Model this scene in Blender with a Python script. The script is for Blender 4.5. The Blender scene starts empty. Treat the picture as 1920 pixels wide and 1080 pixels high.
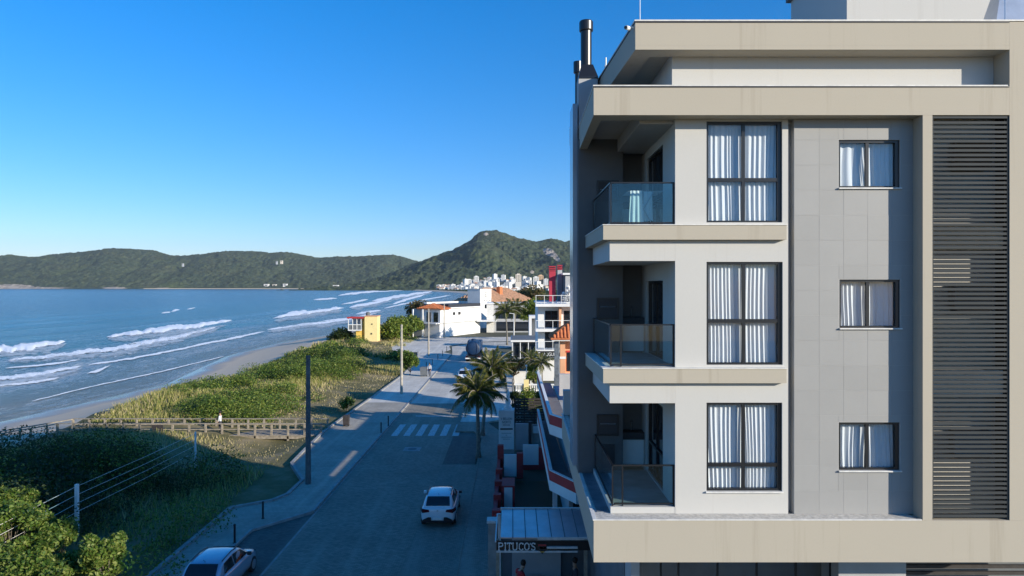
import bpy, bmesh, math, random
import numpy as np
from mathutils import Vector, Matrix
random.seed(7); rng = np.random.default_rng(7)
R = math.radians
scene = bpy.context.scene
col = scene.collection

# ------------------------------------------------------------------ camera, sky, sun, exposure
CAMZ, FOC, HY = 12.0, 1280.0, 537.0
cam_d = bpy.data.cameras.new('camera'); cam = bpy.data.objects.new('camera', cam_d); col.objects.link(cam)
cam.location = (0, 0, CAMZ); cam.rotation_euler = (R(90), 0, 0)
cam_d.lens = 24; cam_d.sensor_width = 36; cam_d.shift_y = -3/1920
cam_d.clip_start = 0.2; cam_d.clip_end = 20000
scene.camera = cam
SUN_EL = 17.3
SDIR = Vector((0.835*math.cos(R(SUN_EL)), -0.55*math.cos(R(SUN_EL)), math.sin(R(SUN_EL)))).normalized()
world = bpy.data.worlds.new('World'); scene.world = world; world.use_nodes = True
nt = world.node_tree; nt.nodes.clear()
wo = nt.nodes.new('ShaderNodeOutputWorld'); bg = nt.nodes.new('ShaderNodeBackground'); sk = nt.nodes.new('ShaderNodeTexSky')
sk.sky_type = 'NISHITA'; sk.sun_disc = False
sk.sun_elevation = R(SUN_EL); sk.sun_rotation = math.atan2(SDIR.x, SDIR.y)
sk.altitude = 0; sk.air_density = 1.0; sk.dust_density = 0.15; sk.ozone_density = 3.0
hs = nt.nodes.new('ShaderNodeHueSaturation'); hs.inputs['Saturation'].default_value = 1.25; hs.inputs['Value'].default_value = 1.0
tn = nt.nodes.new('ShaderNodeMix'); tn.data_type = 'RGBA'; tn.blend_type = 'MULTIPLY'; tn.inputs[0].default_value = 1.0; 
tc = nt.nodes.new('ShaderNodeTexCoord'); sx = nt.nodes.new('ShaderNodeSeparateXYZ'); nt.links.new(tc.outputs['Generated'], sx.inputs[0])
rp = nt.nodes.new('ShaderNodeValToRGB'); rp.color_ramp.elements[0].position = 0.0; rp.color_ramp.elements[0].color = (0.86, 0.83, 1.13, 1); rp.color_ramp.elements[1].position = 0.40; rp.color_ramp.elements[1].color = (0.13, 1.05, 1.46, 1)
nt.links.new(sx.outputs[2], rp.inputs[0]); nt.links.new(rp.outputs[0], tn.inputs[7])
nt.links.new(sk.outputs[0], hs.inputs['Color']); nt.links.new(hs.outputs[0], tn.inputs[6]); nt.links.new(tn.outputs[2], bg.inputs[0]); nt.links.new(bg.outputs[0], wo.inputs[0])
bg.inputs[1].default_value = 0.112
sun_d = bpy.data.lights.new('sun', 'SUN'); sun = bpy.data.objects.new('sun', sun_d); col.objects.link(sun)
sun_d.energy = 5.0; sun_d.angle = R(0.5); sun_d.color = (1.0, 0.92, 0.77)
sun.rotation_euler = SDIR.to_track_quat('Z', 'Y').to_euler(); sun.location = (40, -30, 60)
vs = scene.view_settings
vs.view_transform = 'Standard'; vs.look = 'None'; vs.exposure = 0.40; vs.gamma = 1.0; vs.use_curve_mapping = False
scene.cycles.use_denoising = True
scene.cycles.max_bounces = 8; scene.cycles.diffuse_bounces = 3; scene.cycles.glossy_bounces = 3
scene.cycles.transparent_max_bounces = 12; scene.cycles.transmission_bounces = 4
scene.cycles.caustics_reflective = False; scene.cycles.caustics_refractive = False
scene.cycles.sample_clamp_indirect = 6

# ------------------------------------------------------------------ measuring helpers
def PX(px, Y): return (px-960)*Y/FOC
def PZ(py, Y): return CAMZ-(py-HY)*Y/FOC
def GP(px, py, z=0.0):
    Y = (CAMZ-z)*FOC/(py-HY); return (PX(px, Y), Y)

# ------------------------------------------------------------------ numpy value noise
def vnoise(x, y, seed=0):
    x = np.asarray(x, float); y = np.asarray(y, float)
    xi = np.floor(x).astype(np.int64); yi = np.floor(y).astype(np.int64)
    fx = x-xi; fy = y-yi; fx = fx*fx*(3-2*fx); fy = fy*fy*(3-2*fy)
    def h(a, b):
        n = (a*374761393 + b*668265263 + seed*974711) & 0x7fffffff
        n = ((n ^ (n >> 13))*1274126177) & 0x7fffffff
        n = (n ^ (n >> 16)) & 0xffff
        return n/65535.0
    return (h(xi, yi)*(1-fx)+h(xi+1, yi)*fx)*(1-fy)+(h(xi, yi+1)*(1-fx)+h(xi+1, yi+1)*fx)*fy
def fbm(x, y, o=4, seed=0, g=0.5):
    s = 0; a = 1; t = 0
    for k in range(o):
        s = s+a*vnoise(np.asarray(x)*2**k, np.asarray(y)*2**k, seed+k*17); t += a; a *= g
    return s/t

# ------------------------------------------------------------------ mesh builder
def tag(o, label=None, cat=None, group=None, kind=None):
    if label: o['label'] = label
    if cat: o['category'] = cat
    if group: o['group'] = group
    if kind: o['kind'] = kind
    return o
def wl(o):
    v = Vector((0, 0, 0))
    while o is not None: v += o.location; o = o.parent
    return v
def thing(name, label, cat, loc=(0, 0, 0), group=None):
    o = bpy.data.objects.new(name, None); col.objects.link(o); o.location = loc
    o.empty_display_size = 0.2
    return tag(o, label, cat, group)
def link_mesh(name, me, parent=None):
    o = bpy.data.objects.new(name, me); col.objects.link(o); o.parent = parent
    return o
class MB:
    def __init__(s): s.v = []; s.f = []; s.m = []
    def add(s, vs, fs, m=0):
        b = len(s.v); s.v += [tuple(v) for v in vs]; s.f += [tuple(i+b for i in f) for f in fs]; s.m += [m]*len(fs); return s
    def box(s, x0, x1, y0, y1, z0, z1, m=0):
        return s.add([(x0,y0,z0),(x1,y0,z0),(x1,y1,z0),(x0,y1,z0),(x0,y0,z1),(x1,y0,z1),(x1,y1,z1),(x0,y1,z1)],
                     [(3,2,1,0),(4,5,6,7),(0,1,5,4),(1,2,6,5),(2,3,7,6),(3,0,4,7)], m)
    def prism(s, poly, z0, z1, m=0):
        n = len(poly)
        vs = [(p[0],p[1],z0) for p in poly]+[(p[0],p[1],z1) for p in poly]
        fs = [tuple(range(n-1,-1,-1)), tuple(range(n,2*n))]+[(i,(i+1)%n,n+(i+1)%n,n+i) for i in range(n)]
        return s.add(vs, fs, m)
    def quad(s, a, b, c, d, m=0): return s.add([a,b,c,d], [(0,1,2,3)], m)
    def poly(s, pts, m=0): return s.add(pts, [tuple(range(len(pts)))], m)
    def tube(s, pts, rad, n=8, m=0):
        pts = [Vector(p) for p in pts]; k = len(pts)
        if not hasattr(rad, '__len__'): rad = [rad]*k
        vs = []
        for i, p in enumerate(pts):
            t = (pts[min(i+1,k-1)]-pts[max(i-1,0)]).normalized()
            a = t.cross(Vector((0,0,1)) if abs(t.z) < 0.95 else Vector((1,0,0))).normalized(); b = a.cross(t).normalized()
            for j in range(n):
                q = 2*math.pi*j/n; vs.append(p+(a*math.cos(q)+b*math.sin(q))*rad[i])
        fs = [(i*n+j, i*n+(j+1)%n, (i+1)*n+(j+1)%n, (i+1)*n+j) for i in range(k-1) for j in range(n)]
        fs += [tuple(range(n-1,-1,-1)), tuple((k-1)*n+j for j in range(n))]
        return s.add(vs, fs, m)
    def bar(s, a, b, w, h, m=0):
        a = Vector(a); b = Vector(b); t = (b-a).normalized()
        u = t.cross(Vector((0,0,1)) if abs(t.z) < 0.95 else Vector((0,1,0))).normalized()*w/2; v = u.cross(t).normalized()*h/2
        vs = [a-u-v,a+u-v,a+u+v,a-u+v,b-u-v,b+u-v,b+u+v,b-u+v]
        return s.add(vs, [(0,1,2,3),(7,6,5,4),(0,4,5,1),(1,5,6,2),(2,6,7,3),(3,7,4,0)], m)
    def loft(s, rings, m=0, caps=True):
        n = len(rings[0]); vs = [p for r in rings for p in r]
        fs = [(i*n+j, i*n+(j+1)%n, (i+1)*n+(j+1)%n, (i+1)*n+j) for i in range(len(rings)-1) for j in range(n)]
        if caps: fs += [tuple(range(n-1,-1,-1)), tuple((len(rings)-1)*n+j for j in range(n))]
        return s.add(vs, fs, m)
    def lathe(s, prof, c=(0,0,0), n=12, m=0):
        rings = [[(c[0]+r*math.cos(2*math.pi*j/n), c[1]+r*math.sin(2*math.pi*j/n), c[2]+z) for j in range(n)] for r, z in prof]
        return s.loft(rings, m)
    def build(s, name, mats, parent=None, smooth=False, bevel=0, fix=True):
        off = wl(parent) if parent else Vector((0,0,0))
        me = bpy.data.meshes.new(name)
        me.from_pydata([(v[0]-off.x, v[1]-off.y, v[2]-off.z) for v in s.v], [], s.f)
        if not isinstance(mats, (list, tuple)): mats = [mats]
        for m in mats: me.materials.append(m)
        me.polygons.foreach_set('material_index', s.m)
        if smooth: me.polygons.foreach_set('use_smooth', [True]*len(s.f))
        if fix:
            bm = bmesh.new(); bm.from_mesh(me); bmesh.ops.recalc_face_normals(bm, faces=bm.faces); bm.to_mesh(me); bm.free()
        me.update()
        o = link_mesh(name, me, parent)
        if bevel:
            b = o.modifiers.new('bevel', 'BEVEL'); b.width = bevel; b.segments = 2; b.limit_method = 'ANGLE'
        return o
def bx(name, m, parent, *d, bevel=0): return MB().box(*d).build(name, m, parent, bevel=bevel)
def copy_tree(o, parent=None):
    c = o.copy(); col.objects.link(c); c.parent = parent
    for ch in list(o.children): copy_tree(ch, c)
    return c
def holes(mb, x0, x1, z0, z1, hs, y0, y1, m=0):
    """wall slab between y0 and y1 with rectangular openings (x0,x1,z0,z1)"""
    xs = sorted({x0, x1}|{h[i] for h in hs for i in (0,1) if x0 < h[i] < x1}); zs = sorted({z0, z1}|{h[i] for h in hs for i in (2,3) if z0 < h[i] < z1})
    nx, nz = len(xs)-1, len(zs)-1
    def solid(i, k):
        if i < 0 or k < 0 or i >= nx or k >= nz: return False
        cx, cz = (xs[i]+xs[i+1])/2, (zs[k]+zs[k+1])/2
        return not any(h[0] < cx < h[1] and h[2] < cz < h[3] for h in hs)
    for i in range(nx):
        for k in range(nz):
            if not solid(i, k): continue
            a, b, c, d = xs[i], xs[i+1], zs[k], zs[k+1]
            mb.quad((a,y0,c),(b,y0,c),(b,y0,d),(a,y0,d), m); mb.quad((a,y1,c),(a,y1,d),(b,y1,d),(b,y1,c), m)
            if not solid(i-1,k): mb.quad((a,y0,c),(a,y0,d),(a,y1,d),(a,y1,c), m)
            if not solid(i+1,k): mb.quad((b,y0,c),(b,y1,c),(b,y1,d),(b,y0,d), m)
            if not solid(i,k-1): mb.quad((a,y0,c),(a,y1,c),(b,y1,c),(b,y0,c), m)
            if not solid(i,k+1): mb.quad((a,y0,d),(b,y0,d),(b,y1,d),(a,y1,d), m)
    return mb

# ------------------------------------------------------------------ materials
class NT:
    def __init__(s, name):
        s.mat = bpy.data.materials.new(name); s.mat.use_nodes = True; s.t = s.mat.node_tree; s.t.nodes.clear()
        s.out = s.n('ShaderNodeOutputMaterial')
    def n(s, typ, **kw):
        nd = s.t.nodes.new(typ)
        for k, v in kw.items():
            if k.startswith('i_'):
                key = k[2:]; key = int(key) if key.isdigit() else key.replace('_', ' ')
                s.set(nd.inputs[key], v)
            else: setattr(nd, k, v)
        return nd
    def set(s, sock, v):
        if isinstance(v, bpy.types.NodeSocket): s.t.links.new(v, sock)
        else:
            if hasattr(sock.default_value, '__len__') and hasattr(v, '__len__') and len(v) == 3 and len(sock.default_value) == 4: v = (*v, 1)
            sock.default_value = v
    def pos(s, sc=(1,1,1)):
        g = s.n('ShaderNodeNewGeometry')
        if sc == (1,1,1): return g.outputs['Position']
        return s.n('ShaderNodeVectorMath', operation='MULTIPLY', i_0=g.outputs['Position'], i_1=sc).outputs[0]
    def noise(s, vec, scale, detail=4, rough=0.55, dist=0.0):
        return s.n('ShaderNodeTexNoise', i_Vector=vec, i_Scale=scale, i_Detail=detail, i_Roughness=rough, i_Distortion=dist).outputs['Fac']
    def ramp(s, fac, stops, interp='LINEAR'):
        r = s.n('ShaderNodeValToRGB', i_Fac=fac); r.color_ramp.interpolation = interp
        e = r.color_ramp.elements
        while len(e) < len(stops): e.new(0.5)
        for i, (p, c) in enumerate(stops):
            e[i].position = p; e[i].color = (*c, 1) if hasattr(c, '__len__') else (c, c, c, 1)
        return r.outputs['Color']
    def mix(s, fac, a, b, mode='MIX'):
        m = s.n('ShaderNodeMix', data_type='RGBA', blend_type=mode)
        s.set(m.inputs['Factor'], fac); s.set(m.inputs[6], a); s.set(m.inputs[7], b)
        return m.outputs[2]
    def math(s, op, a, b=0.0, c=None):
        m = s.n('ShaderNodeMath', operation=op); s.set(m.inputs[0], a); s.set(m.inputs[1], b)
        if c is not None: s.set(m.inputs[2], c)
        return m.outputs[0]
    def bsdf(s, base, rough=0.8, metal=0.0, spec=0.5, normal=None, **kw):
        b = s.n('ShaderNodeBsdfPrincipled'); s.set(b.inputs['Base Color'], base); s.set(b.inputs['Roughness'], rough)
        b.inputs['Metallic'].default_value = metal; b.inputs['Specular IOR Level'].default_value = spec
        if normal is not None: s.set(b.inputs['Normal'], normal)
        for k, v in kw.items(): s.set(b.inputs[k.replace('_', ' ')], v)
        return b.outputs[0]
    def bump(s, h, strength=0.3, dist=0.02): return s.n('ShaderNodeBump', i_Height=h, i_Strength=strength, i_Distance=dist).outputs[0]
    def done(s, sh): s.t.links.new(sh, s.out.inputs['Surface']); return s.mat

def plain(name, base, rough=0.7, metal=0.0, var=0.12, sc=1.5, spec=0.5, bump=0.0, bsc=40, coat=0.0):
    t = NT(name); p = t.pos()
    n = t.noise(p, sc, 5, 0.6)
    lo = tuple(c*(1-var) for c in base); hi = tuple(min(1, c*(1+var)) for c in base)
    c = t.ramp(n, [(0.3, lo), (0.7, hi)])
    nor = t.bump(t.noise(p, bsc, 3), bump, 0.01) if bump else None
    b = t.bsdf(c, rough, metal, spec, nor)
    if coat: b.node.inputs['Coat Weight'].default_value = coat; b.node.inputs['Coat Roughness'].default_value = 0.05
    return t.done(b)
def stucco(name, base, stain=0.15, tint=(0.5,0.45,0.38)):
    """painted render: cloudy tone, rain streaks that run down from the edges, fine grain"""
    t = NT(name); p = t.pos()
    n = t.noise(p, 0.9, 5, 0.6); st = t.noise(t.pos((2.6, 2.6, 0.10)), 1.0, 5, 0.7); fine = t.noise(p, 28, 3, 0.6)
    c = t.mix(t.math('MULTIPLY', n, 0.35), base, tuple(b*0.86 for b in base))
    k = t.ramp(st, [(0.57, 0.0), (0.78, 1.0)])
    c = t.mix(t.math('MULTIPLY', k, stain), c, tuple(b*x for b, x in zip(base, tint)))
    c = t.mix(t.math('MULTIPLY', fine, 0.08), c, (0.1, 0.1, 0.1))
    return t.done(t.bsdf(c, 0.85, 0, 0.3, t.bump(t.noise(p, 90, 2), 0.25, 0.004)))
def glass(name, tint=(0.8,0.88,0.9), refl=(1,1,1), base=0.05):
    """thin pane: clear, with a mirror film that strengthens at a slant"""
    t = NT(name)
    tr = t.n('ShaderNodeBsdfTransparent', i_Color=tint); gl = t.n('ShaderNodeBsdfGlossy', i_Roughness=0.0, i_Color=refl)
    f = t.math('MULTIPLY_ADD', t.math('POWER', t.n('ShaderNodeLayerWeight').outputs['Facing'], 5.0), 0.9, base)
    m = t.n('ShaderNodeMixShader', i_0=f); t.t.links.new(tr.outputs[0], m.inputs[1]); t.t.links.new(gl.outputs[0], m.inputs[2])
    return t.done(m.outputs[0])
def leafmat(name, cols, trans=0.35, rough=0.55, sc=0.35):
    """leaf colours vary leaf by leaf and patch by patch"""
    t = NT(name)
    g = t.n('ShaderNodeNewGeometry'); n = t.noise(g.outputs['Position'], sc, 3)
    f = t.math('ADD', t.math('MULTIPLY', g.outputs['Random Per Island'], 0.55), t.math('MULTIPLY', n, 0.5))
    k = len(cols)
    c = t.ramp(f, [(0.2+0.6*i/(k-1), cc) for i, cc in enumerate(cols)])
    d = t.bsdf(c, rough, 0, 0.35)
    tl = t.n('ShaderNodeBsdfTranslucent', i_Color=t.mix(0.5, c, (0.22,0.3,0.05)))
    m = t.n('ShaderNodeMixShader', i_0=trans); t.t.links.new(d, m.inputs[1]); t.t.links.new(tl.outputs[0], m.inputs[2])
    return t.done(m.outputs[0])

M = {}
M['beige'] = stucco('beige_render', (0.46,0.41,0.328), 0.4)
M['white_wall'] = stucco('white_render', (0.555,0.538,0.503), 0.25)
M['white'] = plain('white_paint', (0.78,0.77,0.74), 0.6, var=0.05)
M['white_far'] = plain('white_plaster', (0.76,0.74,0.71), 0.8, var=0.1, sc=0.4)
M['cap'] = plain('pale_stone_cap', (0.66,0.64,0.6), 0.6, var=0.15, sc=6)
M['flash'] = plain('dark_flashing', (0.03,0.03,0.035), 0.5)
M['black'] = plain('black_aluminium', (0.012,0.013,0.016), 0.35, var=0.05)
M['slat'] = plain('graphite_slat', (0.03,0.035,0.038), 0.8, 0.0, var=0.1)
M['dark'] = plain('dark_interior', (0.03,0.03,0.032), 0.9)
M['room'] = plain('grey_room', (0.3,0.3,0.3), 0.9)
M['steel'] = plain('galvanised_steel', (0.5,0.52,0.54), 0.35, 0.8, var=0.15)
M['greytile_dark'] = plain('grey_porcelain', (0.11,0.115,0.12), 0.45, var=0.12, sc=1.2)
M['concrete'] = plain('concrete', (0.30,0.29,0.27), 0.9, var=0.22, sc=2, bump=0.2)
M['stone'] = plain('granite_strip', (0.52,0.49,0.44), 0.7, var=0.3, sc=14)
M['graystone'] = plain('dark_granite', (0.13,0.15,0.17), 0.45, var=0.4, sc=3)
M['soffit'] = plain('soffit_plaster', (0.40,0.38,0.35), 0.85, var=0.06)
M['terracotta'] = plain('terracotta', (0.55,0.17,0.06), 0.85, var=0.3, sc=2.5)
M['terra_old'] = plain('weathered_terracotta', (0.48,0.27,0.16), 0.9, var=0.35, sc=1.2)
M['orange'] = plain('peach_render', (0.7,0.36,0.2), 0.85, var=0.1)
M['yellow'] = plain('yellow_paint', (0.78,0.5,0.1), 0.7, var=0.1)
M['yellow_pale'] = plain('pale_yellow_paint', (0.82,0.66,0.3), 0.7, var=0.06)
M['red'] = plain('red_paint', (0.42,0.035,0.035), 0.6, var=0.15)
M['crimson'] = plain('crimson_render', (0.45,0.03,0.055), 0.7, var=0.12)
M['grey_wall'] = plain('grey_render', (0.4,0.4,0.4), 0.85, var=0.12, sc=0.8)
M['grey_dk'] = plain('dark_grey_render', (0.13,0.14,0.15), 0.8, var=0.15)
M['wood'] = plain('weathered_timber', (0.29,0.245,0.185), 0.9, var=0.35, sc=5)
M['wood_dk'] = plain('dark_timber', (0.04,0.033,0.03), 0.7, var=0.3, sc=6)
M['pole'] = plain('weathered_concrete_pole', (0.38,0.34,0.28), 0.9, var=0.25, sc=3)
M['pole_dk'] = plain('dark_concrete_pole', (0.12,0.12,0.12), 0.9, var=0.25, sc=3)
M['rubber'] = plain('tyre_rubber', (0.015,0.015,0.015), 0.85)
M['pave'] = None
M['glass'] = glass('window_glass', (0.95,0.97,0.99), base=0.03)
M['rail_glass'] = glass('balustrade_glass', (0.80,0.91,0.92), base=0.05)
M['dark_glass'] = plain('dark_window_glass', (0.012,0.016,0.022), 0.04, var=0.02, spec=0.9)
M['cloth'] = None
t = NT('curtain_fabric')
d = t.bsdf((0.86,0.86,0.85), 0.95, 0, 0.1); tl = t.n('ShaderNodeBsdfTranslucent', i_Color=(0.8,0.8,0.8,1)); mx = t.n('ShaderNodeMixShader', i_0=0.2)
t.t.links.new(d, mx.inputs[1]); t.t.links.new(tl.outputs[0], mx.inputs[2]); M['cloth'] = t.done(mx.outputs[0])
# porcelain facade tile: each tile its own tone
t = NT('facade_tile'); oi = t.n('ShaderNodeObjectInfo'); n = t.noise(t.pos(), 1.6, 6, 0.65)
c = t.ramp(t.math('ADD', t.math('MULTIPLY', oi.outputs['Random'], 0.3), t.math('MULTIPLY', n, 0.7)), [(0.2,(0.30,0.293,0.28)),(0.8,(0.335,0.327,0.313))])
M['tile'] = t.done(t.bsdf(c, 0.55, 0, 0.4))
M['grout'] = plain('grout', (0.44,0.43,0.41), 0.9)
# block paving
def paving(name, base, sx=5.0, sy=10.0, var=0.25, mort=0.55):
    t = NT(name); p = t.pos()
    br = t.n('ShaderNodeTexBrick', i_Vector=p, i_Scale=1.0); br.inputs['Brick Width'].default_value = 1/sx; br.inputs['Row Height'].default_value = 1/sy
    br.inputs['Mortar Size'].default_value = 0.008; br.offset = 0.5
    t.set(br.inputs['Color1'], tuple(b*(1-var) for b in base)); t.set(br.inputs['Color2'], tuple(b*(1+var) for b in base)); t.set(br.inputs['Mortar'], tuple(b*mort for b in base))
    n = t.noise(p, 0.35, 6, 0.7); n2 = t.noise(t.pos((1.2,0.06,1)), 1.0, 4, 0.6); n3 = t.noise(p, 1.7, 5, 0.75)
    c = t.mix(t.ramp(n, [(0.35,0.0),(0.72,0.6)]), br.outputs['Color'], tuple(b*0.5 for b in base))
    c = t.mix(t.ramp(n2, [(0.5,0.0),(0.75,0.45)]), c, tuple(b*1.45 for b in base))
    c = t.mix(t.ramp(n3, [(0.62,0.0),(0.72,0.5)]), c, tuple(b*0.45 for b in base))
    return t.done(t.bsdf(c, 0.85, 0, 0.35, t.bump(br.outputs['Fac'], -0.4, 0.01)))
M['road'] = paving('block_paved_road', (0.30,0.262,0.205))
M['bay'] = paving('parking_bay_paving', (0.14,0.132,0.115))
M['road_far'] = paving('pale_sunlit_road_paving', (0.60,0.56,0.49), 5, 10, 0.1, 0.75)  # pale far paving, with extra sunlight put into its colour
M['walk_far'] = paving('pale_sunlit_sidewalk_paving', (0.66,0.615,0.54), 4, 4, 0.08, 0.8)  # far sidewalk, lightened the same way to carry sunlight in its colour
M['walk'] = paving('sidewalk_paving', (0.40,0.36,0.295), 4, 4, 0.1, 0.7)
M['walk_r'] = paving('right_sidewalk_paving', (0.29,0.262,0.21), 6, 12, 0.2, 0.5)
M['kerb'] = plain('kerb_concrete', (0.31,0.30,0.285), 0.9, var=0.25, sc=3)
t = NT('road_paint'); n = t.noise(t.pos(), 6, 5, 0.7)
M['paint'] = t.done(t.bsdf(t.ramp(n, [(0.35,(0.3,0.3,0.29)),(0.6,(0.66,0.66,0.64))]), 0.8))
def sandmat(name, dry, wet):
    t = NT(name); p = t.pos(); z = t.n('ShaderNodeSeparateXYZ', i_Vector=p).outputs[2]
    n = t.noise(p, 0.6, 6, 0.65)
    h = t.math('ADD', z, t.math('MULTIPLY', t.math('SUBTRACT', t.noise(p, 0.12, 3), 0.5), 0.5))
    w = t.ramp(t.math('MULTIPLY_ADD', h, 0.5, 1.0), [(0.0,1.0),(0.2,0.0)])   # z -2 -> 0, z -0.6 -> .7
    c = t.mix(t.math('MULTIPLY', n, 0.4), dry, tuple(x*0.75 for x in dry)); c = t.mix(w, c, wet)
    ro = t.ramp(w, [(0.0,0.9),(0.9,0.12)])
    return t.done(t.bsdf(c, ro, 0, 0.5, t.bump(t.noise(p, 5, 4), 0.15, 0.05)))
M['sand'] = sandmat('beach_sand', (0.68,0.53,0.37), (0.2,0.18,0.16))
t = NT('dune_soil'); p = t.pos(); n = t.noise(p, 0.25, 6, 0.65); n2 = t.noise(p, 3.0, 5, 0.7)
c = t.ramp(n, [(0.3,(0.10,0.10,0.035)),(0.5,(0.22,0.18,0.085)),(0.7,(0.42,0.32,0.2))])
M['soil'] = t.done(t.bsdf(t.mix(t.math('MULTIPLY', n2, 0.6), c, (0.05,0.06,0.02)), 0.95, 0, 0.2, t.bump(n2, 0.6, 0.1)))
M['urban'] = plain('town_ground', (0.075,0.08,0.05), 0.95, var=0.4, sc=0.05)
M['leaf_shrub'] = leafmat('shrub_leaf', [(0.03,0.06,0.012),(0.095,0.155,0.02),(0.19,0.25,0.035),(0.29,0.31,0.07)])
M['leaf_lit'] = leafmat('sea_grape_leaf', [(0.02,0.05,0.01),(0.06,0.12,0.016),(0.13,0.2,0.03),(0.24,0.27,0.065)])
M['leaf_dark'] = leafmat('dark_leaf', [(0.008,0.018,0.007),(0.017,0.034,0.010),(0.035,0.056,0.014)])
M['leaf_rust'] = leafmat('rusty_leaf', [(0.05,0.05,0.02),(0.12,0.09,0.03),(0.2,0.11,0.06),(0.09,0.1,0.03)])
M['strip'] = plain('polished_side_cladding', (0.34,0.37,0.41), 0.18, var=0.06)
M['straw'] = leafmat('dry_grass_blade', [(0.2,0.19,0.06),(0.38,0.32,0.14),(0.55,0.45,0.24),(0.6,0.5,0.3)], 0.3, 0.75, 0.3)
M['grass'] = leafmat('dune_grass_blade', [(0.10,0.15,0.025),(0.24,0.26,0.05),(0.42,0.36,0.13),(0.55,0.45,0.22)], 0.3, 0.7, 0.18)
M['palm'] = leafmat('palm_leaflet', [(0.03,0.05,0.012),(0.07,0.095,0.02),(0.14,0.15,0.03),(0.24,0.2,0.05)], 0.3, 0.45, 0.8)
M['bark'] = plain('bark', (0.12,0.1,0.075), 0.95, var=0.4, sc=8, bump=0.5)
M['palm_bark'] = plain('palm_bark', (0.2,0.175,0.14), 0.95, var=0.35, sc=7, bump=0.5)

# ================================================================== THE SETTING: land, sea, hills, streets
SHY = np.array([-200, 0, 70, 80, 98, 115, 138, 174, 195, 284, 450, 640, 1000, 1378, 1650, 2000, 2757, 3300, 3800, 3960, 7000])
SHX = np.array([-50, -50, -53, -51.5, -49.5, -53, -57.5, -58, -53, -50, -54, -60, -64, -97, -150, -245, -460, -620, -900, -4600, -4900])
def shore(Y): return np.interp(Y, SHY, SHX)
HO = [-400, -60, -5, 0, 4, 9, 13, 18, 24, 30, 34, 40]
HZ = [-8, -5, -2.4, -2.0, -1.7, -0.95, -0.2, 0.7, 0.75, 0.25, -0.04, -0.05]
def ground_z(x, Y):
    x = np.asarray(x, float); Y = np.asarray(Y, float); o = x-shore(Y)
    z = np.interp(o, HO, HZ)
    w = np.clip((o-12)/3, 0, 1)*np.clip((33-o)/5, 0, 1)
    z = z+w*(fbm(x*0.16, Y*0.16, 4, 3)-0.5)*1.3
    z = z-0.55*np.exp(-((Y-53)/5.0)**2)*np.clip((-16.2-x)/2,0,1)*np.clip((x+38)/4,0,1)
    t = np.clip((Y-1700)/900, 0, 1); t = t*t*(3-2*t)
    u = np.clip((3300-Y)/350, 0, 1); return z+t*u*38*np.clip((o-40)/250, 0, 1)*np.clip((x+620)/120, 0, 1)
def grid_mesh(name, X, Y, Z, mats, midx=None, uv=None, smooth=True, parent=None):
    ny, nx = X.shape
    me = bpy.data.meshes.new(name)
    vs = np.stack([X, Y, Z], -1).reshape(-1, 3)
    i = np.arange(ny*nx).reshape(ny, nx)
    q = np.stack([i[:-1,:-1], i[:-1,1:], i[1:,1:], i[1:,:-1]], -1).reshape(-1, 4)
    me.from_pydata(vs.tolist(), [], q.tolist())
    for m in mats: me.materials.append(m)
    if midx is not None: me.polygons.foreach_set('material_index', midx.reshape(-1).astype(np.int32))
    if smooth: me.polygons.foreach_set('use_smooth', np.ones(len(q), bool))
    if uv is not None:
        l = me.uv_layers.new(name='shore'); u = np.stack(uv, -1).reshape(-1, 2)[q.reshape(-1)]
        l.data.foreach_set('uv', u.astype(np.float32).reshape(-1))
    me.update()
    return link_mesh(name, me, parent)
off = np.array([-400,-60,-20,-5,-2,0,2,4,6,9,11,13,14.5,16,17.5,19,20.5,22,23.5,25,26.5,28,29.5,31,32.5,34,36,40,60,90,130,200,300,450,700,1100,2000,4000,7000])
yy = np.concatenate([np.arange(-120,20,12), np.arange(20,120,1.2), np.arange(120,220,4), np.arange(220,700,25), np.arange(700,4200,110), np.array([4250,4600,5400,6500])])
OO, YY = np.meshgrid(off, yy); XX = shore(YY)+OO; ZZ = ground_z(XX, YY)
oc = (OO[:-1,:-1]+OO[1:,1:])/2 + (fbm(XX[:-1,:-1]*0.2, YY[:-1,:-1]*0.2, 3, 9)-0.5)*5
mi = np.where((oc < 13.5) | ((XX[:-1,:-1] < -39+(fbm(XX[:-1,:-1]*0.3, YY[:-1,:-1]*0.3, 3, 9)-0.5)*3) & (YY[:-1,:-1] < 300)), 0, np.where(oc < 42, 1, 2)); mi = np.where((YY[:-1,:-1] > 300) & (oc < 34), 0, mi)
tag(grid_mesh('ground', XX, YY, ZZ, [M['sand'], M['soil'], M['urban']], mi), kind='structure')

# ---- sea
t = NT('sea_water')
uvn = t.n('ShaderNodeUVMap', uv_map='shore'); sp = t.n('ShaderNodeSeparateXYZ', i_Vector=uvn.outputs[0]); o_ = sp.outputs[0]; y_ = sp.outputs[1]   # hundreds of metres off shore / along it
def sv(sx, sy): return t.n('ShaderNodeVectorMath', operation='MULTIPLY', i_0=uvn.outputs[0], i_1=(sx, sy, 1)).outputs[0]
wob = t.math('MULTIPLY', t.math('SUBTRACT', t.noise(sv(1.5, 0.7), 2.0, 4), 0.5), 0.5)
dd = t.math('ADD', t.math('MULTIPLY', o_, -1.0), wob)                # distance off shore, wavering
cw = t.ramp(t.math('MULTIPLY', dd, 0.4), [(0.0,(0.12,0.13,0.13)),(0.06,(0.075,0.125,0.155)),(0.2,(0.008,0.13,0.20)),(0.45,(0.0,0.115,0.205)),(1.0,(0.0,0.09,0.19))])
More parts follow.
